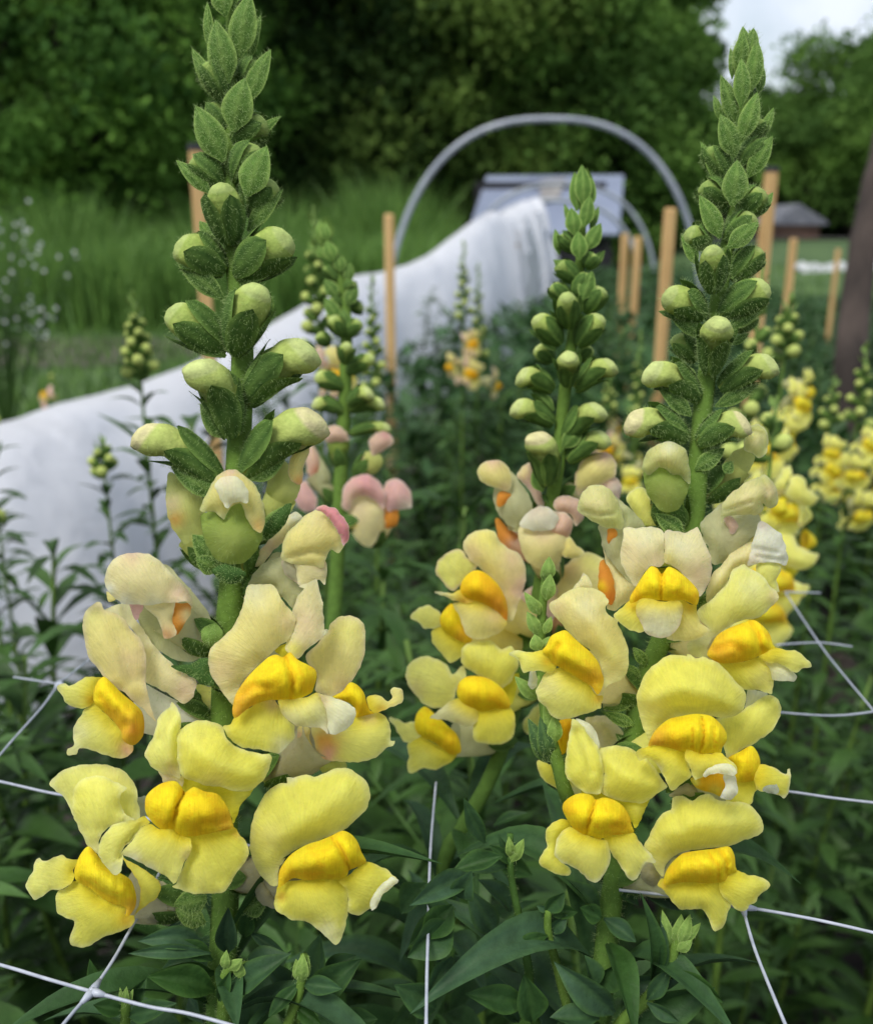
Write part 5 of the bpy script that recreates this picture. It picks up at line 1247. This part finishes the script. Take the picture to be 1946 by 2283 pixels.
# ---------------------------------------------------------------- trellis netting across the bed
NZ = CAMZ - .140
def on_net(px, py, dz=0):
    a = at(px, py, 1.0) - CL; t = (NZ + dz - CAMZ) / a.z; return CL + a * t
M_NET = plain('net_plastic', (.29, .32, .38), (.40, .43, .49), 300, .4, 0)
LINES = [[(-160, 2110), (0, 2152), (110, 2185), (205, 2212)], [(205, 2212), (170, 2250), (120, 2310), (60, 2380)], [(205, 2212), (250, 2145), (288, 2078), (330, 2000), (400, 1855)],
         [(-120, 1720), (0, 1743), (110, 1768), (240, 1792), (400, 1855)], [(400, 1855), (450, 1740), (500, 1610)], [(400, 1855), (520, 1880), (640, 1900)], [(130, 1525), (200, 1470), (240, 1435), (330, 1370)], [(30, 1510), (130, 1525)], [(130, 1525), (95, 1575), (20, 1660), (-80, 1780)], [(130, 1525), (240, 1560), (500, 1610)],
         [(1655, 2022), (1760, 2040), (1850, 2058), (1990, 2090)], [(1655, 2022), (1680, 2110), (1715, 2200), (1765, 2320)], [(1655, 2022), (1600, 1900), (1570, 1800)], [(1655, 2022), (1520, 2000), (1380, 1985)],
         [(1570, 1745), (1755, 1765), (1860, 1780), (1990, 1795)], [(1730, 1438), (1825, 1433), (1900, 1442)], [(1750, 1320), (1825, 1433), (1870, 1492), (1960, 1600)], [(1750, 1320), (1830, 1322)], [(1700, 1585), (1860, 1596), (1990, 1580)],
         [(972, 1745), (962, 1860), (957, 1960), (955, 2060), (952, 2160), (950, 2290)], [(205, 2212), (330, 2245), (425, 2262), (560, 2300)]]
net_root = empty('trellis_netting', (0, .3, NZ), 'thin white plastic trellis netting stretched level among the stems', 'netting')
for li, ln in enumerate(LINES):
    sp = smooth_path([on_net(*p) for p in ln], 6); net = MB()
    tube_mesh(net, sp, [(.00035 if sp[0].y < .24 else .00031) * (1 + .15 * noise.noise(Vector((i * .7, li, 0)))) for i in range(len(sp))], (1, 1, 1), 7)
    if ln[0] in ((205, 2212), (130, 1525), (1655, 2022)):
        p = sp[0]; d = (sp[1] - p).normalized(); tube_mesh(net, [p - d * .0004, p + d * .0012, p + d * .003], [.0009, .0008, .00042], (1, 1, 1), 7)
    net.build('strand', M_NET, net_root)
# ---------------------------------------------------------------- stakes
M_WOOD = plain('stake_wood', (.42, .25, .09), (.72, .47, .20), 9, .75, .4, stretch=(6, 6, .5), dist=.004)
M_CAP = plain('black_cap', (.01, .01, .012), (.02, .02, .022), 8, .5, 0)
def box_mesh(mb, c, sx, sy, z0, z1, rz=0, bev=.0, top=1.0):
    vs_ = []; ca, sa = math.cos(rz), math.sin(rz)
    ring = [(-1, -1 + bev), (-1 + bev, -1), (1 - bev, -1), (1, -1 + bev), (1, 1 - bev), (1 - bev, 1), (-1 + bev, 1), (-1, 1 - bev)] if bev else [(-1, -1), (1, -1), (1, 1), (-1, 1)]
    n = len(ring)
    for z, k in ((z0, 1), (z1, top)):
        for a, b_ in ring: x, y = a * sx * k / 2, b_ * sy * k / 2; vs_.append((c[0] + x * ca - y * sa, c[1] + x * sa + y * ca, z))
    fs = [tuple(range(n))[::-1], tuple(range(n, 2 * n))] + [(i, (i + 1) % n, n + (i + 1) % n, n + i) for i in range(n)]
    mb.add(vs_, fs, (1, 1, 1))
def stake(px, py, wpx, D, label, cap=False, lean=0):
    t = at(px * 1.1019, py * 1.1019, D); W = wpx / 1893 * D * .70
    root = empty('wooden_stake', (t.x, t.y, 0), label, 'stake', 'wooden stakes in the flower bed'); mb = MB()
    box_mesh(mb, (t.x, t.y), W, W, -.05, t.z - W * .25, rz=.3, bev=.18); box_mesh(mb, (t.x, t.y), W * .98, W * .98, t.z - W * .25, t.z, rz=.3, bev=.18, top=.8)
    o = mb.build('post', M_WOOD, root, smooth=False)
    if cap:
        mb = MB(); box_mesh(mb, (t.x, t.y), W * 1.12, W * 1.12, t.z - W * .1, t.z + W * .35, rz=.3, bev=.2, top=.9); mb.build('cap', M_CAP, root, smooth=False)
stake(395, 300, 38, 1.25, 'orange wooden stake with black cap hidden behind the sharp left spike', True)
stake(787, 432, 24, 1.9, 'slim wooden stake standing at the left foot of the big hoop')
stake(1356, 420, 27, 1.7, 'wooden stake just left of the sharp right spike')
stake(1561, 344, 30, 1.45, 'tall wooden stake with black cap right of the sharp right spike', True)
stake(1265, 472, 17, 3.0, 'short wooden stake in front of the dark shed opening')
stake(1291, 478, 18, 2.8, 'small wooden stake just right of the one before the shed opening')
stake(1606, 482, 17, 2.9, 'thin stake right of the tall black capped stake')
stake(1696, 503, 11, 4.4, 'thinnest pale stake near the dark trunk on the right')
stake(1042, 470, 15, 4.9, 'wooden stake showing through the opening of the white cover')

# ---------------------------------------------------------------- hoops
M_PIPE = plain('grey_pipe', (.26, .29, .34), (.38, .41, .46), 10, .35, .1)
def hoop(cx, apex, hw, D, r_, label):
    c = at(cx * 1.1019, apex * 1.1019, D); H = c.z; W = hw / 1893 * D; pts = []
    for i in range(41):
        a = math.pi * i / 40; e = 2 / 2.5; pts.append(Vector((c.x + W * math.copysign(abs(math.cos(a)) ** e, -math.cos(a)), c.y, H * math.sin(a) ** e - (.02 if i in (0, 40) else 0))))
    mb = MB(); tube_mesh(mb, pts, [r_] * 41, (1, 1, 1), 12); o = mb.build('tunnel_hoop', M_PIPE); tag(o, label, 'hoop', 'grey pipe hoops over the row')
hoop(1112, 240, 345, 4.4, .0145, 'largest grey pipe hoop arching high over the white cover')
hoop(1135, 372, 208, 7.6, .016, 'second grey pipe hoop farther off in front of the shed')
hoop(1120, 405, 190, 8.6, .02, 'third grey pipe hoop just inside and behind the second one')

# ---------------------------------------------------------------- white row cover
m, n, p, out = new_mat('cover_film'); p.inputs['Base Color'].default_value = (.86, .86, .88, 1); p.inputs['Roughness'].default_value = .38
tr = node(n, 'ShaderNodeBsdfTranslucent'); tr.inputs[0].default_value = (.8, .85, .95, 1); ms = node(n, 'ShaderNodeMixShader'); ms.inputs[0].default_value = .45; fz = node(n, 'ShaderNodeTexNoise'); fz.inputs['Scale'].default_value = 9; fz.inputs['Detail'].default_value = 7; fz.inputs['Distortion'].default_value = 1.2; ft = node(n, 'ShaderNodeTexCoord'); link(n, ft.outputs['Object'], fz.inputs[0]); fb = node(n, 'ShaderNodeBump'); fb.inputs['Strength'].default_value = .3; fb.inputs['Distance'].default_value = .03; link(n, fz.outputs['Fac'], fb.inputs['Height']); link(n, fb.outputs[0], p.inputs['Normal'])
link(n, p.outputs[0], ms.inputs[1]); link(n, tr.outputs[0], ms.inputs[2]); link(n, ms.outputs[0], out.inputs[0]); M_FILM = m
RIDGE = [(-420, 930, 1.35), (-200, 890, 1.48), (0, 862, 1.62), (150, 815, 1.85), (380, 745, 2.25), (600, 632, 2.9), (700, 566, 3.5), (780, 550, 3.8), (860, 522, 4.1), (920, 478, 4.4), (985, 432, 4.8), (1010, 434, 4.9), (1045, 415, 5.1), (1078, 404, 5.2), (1098, 425, 5.25), (1112, 470, 5.28), (1128, 525, 5.3)]
rp_ = smooth_path([at(x * 1.1019, y * 1.1019, D) for x, y, D in RIDGE], 8)
mb = MB(); vs_ = []; nv = 26; NR = len(rp_)
for i, q in enumerate(rp_):
    t = (rp_[min(i + 1, NR - 1)] - rp_[max(i - 1, 0)]); t.z = 0; t.normalize(); s = Vector((t.y, -t.x, 0))
    for j in range(nv):
        v = j / (nv - 1) * 2 - 1      # -1 far side .. 1 near side
        dr = abs(v); wdt = .26 * (1.0 if v > 0 else .6); z = q.z * (1 - dr ** 1.7)
        fo = .022 * noise.noise(Vector((i * .16, v * 2.2, 3))) * (.3 + dr) + .012 * noise.noise(Vector((i * .6, v * 5, 9))) + .012 * abs(noise.noise(Vector((i * .45 + v * 2, v * 1.2, 5)))) + .045 * math.sin(i * 1.1 + v * 1.5) * max(0, (i - NR * .55) / NR) + .014 * math.sin(i * .55 + v * 3 * noise.noise(Vector((i * .1, 0, 0)))) * dr
        vs_.append(q + s * (wdt * (dr ** .75) * math.copysign(1, v) + fo) + Vector((0, 0, z - q.z + fo * .6 + .004)))
mb.add(vs_, [(i * nv + j, i * nv + j + 1, (i + 1) * nv + j + 1, (i + 1) * nv + j) for i in range(NR - 1) for j in range(nv - 1) if not (NR * .66 < i < NR * .93 and j > nv * .66 + 3 * math.sin(i * .8))], (1, 1, 1))
o = mb.build('row_cover', M_FILM); tag(o, 'white plastic film draped in folds over a long low row', 'row cover')
# the small strip of cover on the right
mb = MB(); vs_ = []
for i in range(25):
    for j in range(9):
        a = math.pi * j / 8; vs_.append((4.3 + i * .09, 11.6 + .28 * math.cos(a) + i * .03, .24 + .17 * math.sin(a) ** .8 * (1 + .12 * math.sin(i * 2.1)) * (.75 if i % 4 == 0 else 1)))
mb.add(vs_, [(i * 9 + j, i * 9 + j + 1, (i + 1) * 9 + j + 1, (i + 1) * 9 + j) for i in range(24) for j in range(8)], (1, 1, 1))
o = mb.build('row_cover', M_FILM); tag(o, 'short strip of white cover on the lawn at the far right', 'row cover')

# ---------------------------------------------------------------- shed and hut
M_TIN = plain('tin_roof', (.19, .22, .31), (.26, .30, .40), 1.2, .45, .1, stretch=(1, 1, .4))
M_RUST = plain('rust_patch', (.20, .19, .19), (.30, .29, .28), 4, .8, .1)
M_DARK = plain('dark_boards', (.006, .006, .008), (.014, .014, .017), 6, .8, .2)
def shed():
    D = 13.0; a = at(984 * 1.1019, 356 * 1.1019, D); b_ = at(1262 * 1.1019, 354 * 1.1019, D); c = at(1252 * 1.1019, 474 * 1.1019, D - 1.0); d = at(945 * 1.1019, 474 * 1.1019, D - 1.0)
    root = empty('garden_shed', ((a.x + b_.x) / 2, a.y, 0), 'low shed with pale blue grey tin roof and dark open front', 'shed'); mb = MB()
    n = 40; vs_ = []; L_, R_ = lerp(a, d, 0), b_
    for i in range(n + 1):
        t = i / n; p, q = lerp(a, b_, t), lerp(d, c, t); o_ = Vector((0, 0, .012 * (i % 2)))
        vs_ += [p + o_, q + o_, p + o_ + Vector((0, .05, -.03)), q + o_ + Vector((0, .05, -.03))]
    fs = []
    for i in range(n):
        k = i * 4; fs += [(k, k + 1, k + 5, k + 4), (k + 2, k + 6, k + 7, k + 3), (k + 1, k + 3, k + 7, k + 5), (k, k + 4, k + 6, k + 2)]
    mb.add(vs_, fs, (1, 1, 1)); rf = mb.build('roof', M_TIN, root, smooth=False)
    # the grey patch lies on the roof sheet
    mb = MB(); e = [lerp(lerp(a, b_, u), lerp(d, c, u), v) + Vector((0, -.03, .03)) for u, v in ((.40, .12), (.58, .08), (.56, .42), (.44, .55))]
    mb.add(e, [(0, 1, 2, 3)], (1, 1, 1)); mb.build('patch', M_RUST, rf, smooth=False)
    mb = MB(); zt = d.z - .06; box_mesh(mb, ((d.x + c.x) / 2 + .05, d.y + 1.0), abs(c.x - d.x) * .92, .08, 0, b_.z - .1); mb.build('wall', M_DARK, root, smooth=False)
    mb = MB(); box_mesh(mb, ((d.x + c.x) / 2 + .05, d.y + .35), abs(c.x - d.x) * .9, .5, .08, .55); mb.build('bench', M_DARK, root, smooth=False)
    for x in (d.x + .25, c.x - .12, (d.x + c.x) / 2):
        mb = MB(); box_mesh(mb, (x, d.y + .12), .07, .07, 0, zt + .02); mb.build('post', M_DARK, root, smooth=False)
shed()
def hut():
    D = 19.6; l = at(1570 * 1.1019, 470 * 1.1019, D); r_ = at(1664 * 1.1019, 470 * 1.1019, D); W = r_.x - l.x; y = l.y; H = at(1610 * 1.1019, 412 * 1.1019, D).z; ez = H - .36
    root = empty('small_hut', ((l.x + r_.x) / 2, y, 0), 'small hut with grey gabled roof and brown front, far right under the trees', 'hut')
    mb = MB(); box_mesh(mb, ((l.x + r_.x) / 2, y + .7), W * .9, 1.3, 0, ez); k = len(mb.v); mb.build('wall', plain('brown_boards', (.12, .07, .05), (.20, .12, .085), 3, .8, .2), root, smooth=False)
    mb = MB(); x0, x1, xm = l.x - .05, r_.x + .05, lerp(l.x, r_.x, .4); y0, y1 = y - .1, y + 1.5
    mb.add([(x0, y0, ez), (xm, y0, H), (x1, y0, ez), (x0, y1, ez), (xm, y1, H), (x1, y1, ez), (x0, y0, ez - .06), (x1, y0, ez - .06), (x0, y1, ez - .06), (x1, y1, ez - .06)],
           [(0, 1, 4, 3), (1, 2, 5, 4), (0, 6, 7, 2, 1), (3, 4, 5, 9, 8), (6, 8, 9, 7), (0, 3, 8, 6), (2, 7, 9, 5)], (1, 1, 1)); mb.build('roof', plain('grey_shingle', (.12, .13, .16), (.20, .21, .24), 6, .8, .3), root, smooth=False)
    mb = MB(); box_mesh(mb, (lerp(l.x, r_.x, .72), y + .03), W * .34, .04, 0, ez * .7); mb.build('door', plain('red_brown_door', (.22, .10, .07), (.30, .15, .10), 3, .8, .2), root, smooth=False)
hut()

# ---------------------------------------------------------------- trees
M_BARK = plain('bark', (.022, .016, .013), (.075, .055, .045), 14, .9, .9, stretch=(1, 1, .3), dist=.01)
class Crown:
    """leaf quads of a whole crown, gathered as arrays"""
    def __init__(s_, V, C): s_.V, s_.C = V, C
    def build(s_, name, mat, parent=None, smooth=False):
        n_ = len(s_.V) // 4; me = bpy.data.meshes.new(name); me.vertices.add(n_ * 4); me.vertices.foreach_set('co', s_.V.astype(np.float32).ravel())
        me.loops.add(n_ * 4); me.loops.foreach_set('vertex_index', np.arange(n_ * 4, dtype=np.int32)); me.polygons.add(n_)
        me.polygons.foreach_set('loop_start', np.arange(0, n_ * 4, 4, dtype=np.int32)); me.update(calc_edges=True); me.materials.append(mat)
        at_ = me.color_attributes.new('pigment', 'FLOAT_COLOR', 'POINT'); buf = np.ones((n_ * 4, 4), np.float32); buf[:, :3] = np.repeat(s_.C, 4, 0); at_.data.foreach_set('color', buf.ravel())
        o_ = bpy.data.objects.new(name, me); COL.objects.link(o_)
        if parent is not None: put(o_, parent)
        return o_
def crown_mesh(rr, clumps, nleaf, size, c0, c1, flat=.25):
    g_ = np.random.default_rng(rr.randrange(1 << 30)); Vs, Cs = [], []
    for (x, y, z, r_) in clumps:
        tone = g_.random() ** 1.2
        v = g_.normal(size=(nleaf, 3)); v /= np.linalg.norm(v, axis=1)[:, None]; v *= (r_ * g_.random(nleaf) ** .4)[:, None] * np.array([1, 1, .8])
        v *= (1 + .35 * np.sin(v[:, :1] * 9 / r_ + x * 3) * np.cos(v[:, 2:] * 8 / r_))
        p = np.array([x, y, z]) + v; d = v / (r_ + 1e-6) + g_.normal(size=(nleaf, 3)) * .6; d /= np.linalg.norm(d, axis=1)[:, None]
        s2 = np.cross(d, g_.normal(size=(nleaf, 3))); s2 /= np.linalg.norm(s2, axis=1)[:, None] + 1e-9; L = (size * g_.uniform(.6, 1.4, nleaf))[:, None]
        Vs.append(np.stack([p, p + d * L * .5 + s2 * L * .36, p + d * L, p + d * L * .5 - s2 * L * .36], 1).reshape(-1, 3))
        k = np.clip(.08 + tone * .8 + g_.normal(size=nleaf) * .07, 0, 1)[:, None]; Cs.append(np.array(c0) * (1 - k) + np.array(c1) * k)
    return Crown(np.concatenate(Vs), np.concatenate(Cs))
def tree(loc, H, Rx, label, seed, c0=(.020, .050, .018), c1=(.055, .115, .028), nc=60, nl=110, size=.17, low=.05, group='trees along the far edge'):
    rr = random.Random(seed); root = empty('broadleaf_tree', loc, label, 'tree', group); x0, y0 = loc[0], loc[1]
    mb = MB(); tr_ = [Vector((x0, y0, -.1)), Vector((x0 + .1, y0, H * .3)), Vector((x0 - .05, y0 + .1, H * .6)), Vector((x0, y0, H * .9))]
    tube_mesh(mb, smooth_path(tr_, 4), [lerp(.16, .03, i / 12) * H / 7 for i in range(13)], (1, 1, 1), 10)
    cl = []
    for i in range(nc):
        t = low + (1 - low) * rr.random(); zz = H * t; rad = Rx * (math.sin(min(1, (t + .12) / 1.12) * math.pi * .93) ** .6) ; g = rr.uniform(0, 6.28); rho = rad * rr.random() ** .5
        cl.append((x0 + rho * math.cos(g), y0 + rho * math.sin(g) * .8, zz, rr.uniform(.35, .75) * Rx / 2.2))
    for i in range(0, nc, 4):
        c = Vector(cl[i][:3]); b0 = Vector((x0, y0, max(.4, c.z - rr.uniform(.5, 1.2)))); tube_mesh(mb, [b0, lerp(b0, c, .5) + Vector((0, 0, .1)), c], [.05, .035, .012], (1, 1, 1), 6)
    mb.build('trunk', M_BARK, root)
    crown_mesh(rr, cl, nl, size, c0, c1).build('crown', M_TREE, root, smooth=False)
    return root
def px_x(px, D): return (px - 883) / 1893 * D
TREES = [
    (-60, 9.8, 6.5, 2.0, 'bright green tree at the far left, nearest of the row', 'b'), (110, 10.5, 7.5, 2.0, 'broad tree with lighter lower boughs left of the sharp left spike', 'b'),
    (290, 12.0, 8, 2.1, 'dark tree with a bright fringe just left of the sharp left spike', 'b'), (470, 14.5, 9, 2.4, 'very dark tree directly behind the sharp left spike', 'd'),
    (640, 14.5, 9, 2.3, 'dark dense tree right of the sharp left spike', 'd'), (800, 14.8, 9, 2.4, 'dull olive tree above the left limb of the big hoop', 'o'),
    (960, 15.2, 9, 2.4, 'olive green tree above the top of the big hoop', 'o'), (1110, 15.5, 9, 2.3, 'green tree behind the shed', 'm'),
    (1260, 15.5, 8.5, 2.0, 'green tree above the right end of the shed', 'm'), (1310, 15.8, 6.6, .95, 'tree bordering the gap of sky on its left', 'm'),
    (1705, 22.0, 4.6, 2.6, 'round green tree right of the gap of sky', 'm'), (1870, 20.0, 4.9, 2.6, 'green tree at the right edge of the picture', 'm'), (1500, 24, 3.9, 1.6, 'low dark tree at the bottom of the gap of sky', 'd'), (1590, 25, 3.6, 1.6, 'dark shrubby tree above the small hut', 'd')]
for i, (px, D, H, Rx, lab, ty) in enumerate(TREES):
    c0, c1 = dict(b=((.05, .13, .028), (.22, .42, .07)), d=((.025, .06, .018), (.08, .15, .035)), o=((.07, .13, .03), (.22, .34, .07)), m=((.07, .15, .035), (.20, .36, .07)))[ty]
    tree((px_x(px, D), D * math.cos(PITCH) + 1.5, 0), H, Rx, lab, 300 + i, c0, c1, nc=int(34 + 9 * H), low=.30 if px > 1480 else .05, nl=420, size=.065 + .0022 * D)
def woods(r3):
    y = 27 + 4 * r3.random(); x = r3.uniform(-20, 26)
    top = 9 if x < 6.5 else 4.0
    if 6.5 < x < 9.5: top = 3.3
    return Vector((x, y, top * r3.random() ** .8)), 1.0
leaf_mass('distant_woods', woods, 30000, .9, ((.008, .02, .009), (.020, .042, .016)), M_TREE, 'dark mass of woods closing the view behind the trees', 'woods', aspect=.7)
# shrub with pale blossom at the left edge
def blossom_shrub():
    rr = random.Random(5); D = 3.2; c = at(30, 560, D); root = empty('blossoming_shrub', (c.x - .1, c.y, 0), 'airy shrub dotted with small white blossoms at the left edge', 'shrub')
    mb = MB(); fl = MB(); lf = MB()
    for i in range(26):
        q = Vector((c.x - .1, c.y, 0)); e = Vector((c.x + rr.uniform(-.35, .22), c.y + rr.uniform(-.2, .2), rr.uniform(.45, .92))); m_ = lerp(q, e, .55) + Vector((0, 0, .12))
        sp = smooth_path([q, m_, e], 5); tube_mesh(mb, sp, [lerp(.004, .0012, k / 10) for k in range(len(sp))], CN['leafl'], 5)
        for j in range(16):
            k = rr.uniform(.35, 1); p = sp[int(k * (len(sp) - 1))] + Vector((rr.gauss(0, .03), rr.gauss(0, .03), rr.gauss(0, .03)))
            if rr.random() < .4 and k > .6:
                for g in range(5):
                    a = g * 1.2566; d = Vector((math.cos(a), -.4, math.sin(a))); blade(fl, p, p + d * .008, .007, Vector((0, -1, 0)), c0=(.85, .86, .84), c1=(.9, .9, .9), nu=3, nv=2)
            else:
                a = rr.uniform(0, 6.28); d = Vector((math.cos(a), math.sin(a), rr.uniform(-.3, .6))); blade(lf, p, p + d * .05, .014, Vector((0, 0, 1)), c0=CN['leaf'], c1=CN['leafl'], nu=4, nv=2)
    mb.build('stems', M_FOL, root); lf.build('foliage', M_FOL, root); fl.build('blossom', M_PETAL, root)
blossom_shrub()
# dark leaning trunk at the right edge
def right_trunk():
    P_ = [at(1712 * 1.1019, 800 * 1.1019, 2.0), at(1728 * 1.1019, 640 * 1.1019, 2.0), at(1752 * 1.1019, 470 * 1.1019, 2.0), at(1788 * 1.1019, 300 * 1.1019, 2.0), at(1850 * 1.1019, 60 * 1.1019, 2.02), at(1900 * 1.1019, -300 * 1.1019, 2.05)]
    g = P_[0].copy(); g.z = -.05; g.x -= .03; P_ = [g] + P_
    root = empty('young_tree', (g.x, g.y, 0), 'dark leaning trunk with rough bark cut by the right edge', 'tree'); mb = MB(); sp = smooth_path(P_, 8); n = len(sp)
    tube_mesh(mb, sp, [lerp(.038, .020, i / n) * (1 + .12 * noise.noise(Vector((i * .5, 0, 0)))) for i in range(n)], (1, 1, 1), 18); mb.build('trunk', M_BARK, root)
    rr = random.Random(3); top = sp[-1]; cl = [(top.x + rr.uniform(-.1, .9), top.y + rr.uniform(-.2, .8), top.z + rr.uniform(.1, 1.2), .3) for _ in range(14)]
    mb = MB()
    for c in cl[:6]: tube_mesh(mb, [top, Vector(c[:3])], [.02, .006], (1, 1, 1), 6)
    mb.build('branch', M_BARK, root); crown_mesh(rr, cl, 70, .08, (.02, .05, .018), (.055, .115, .028)).build('crown', M_TREE, root, smooth=False)
right_trunk()
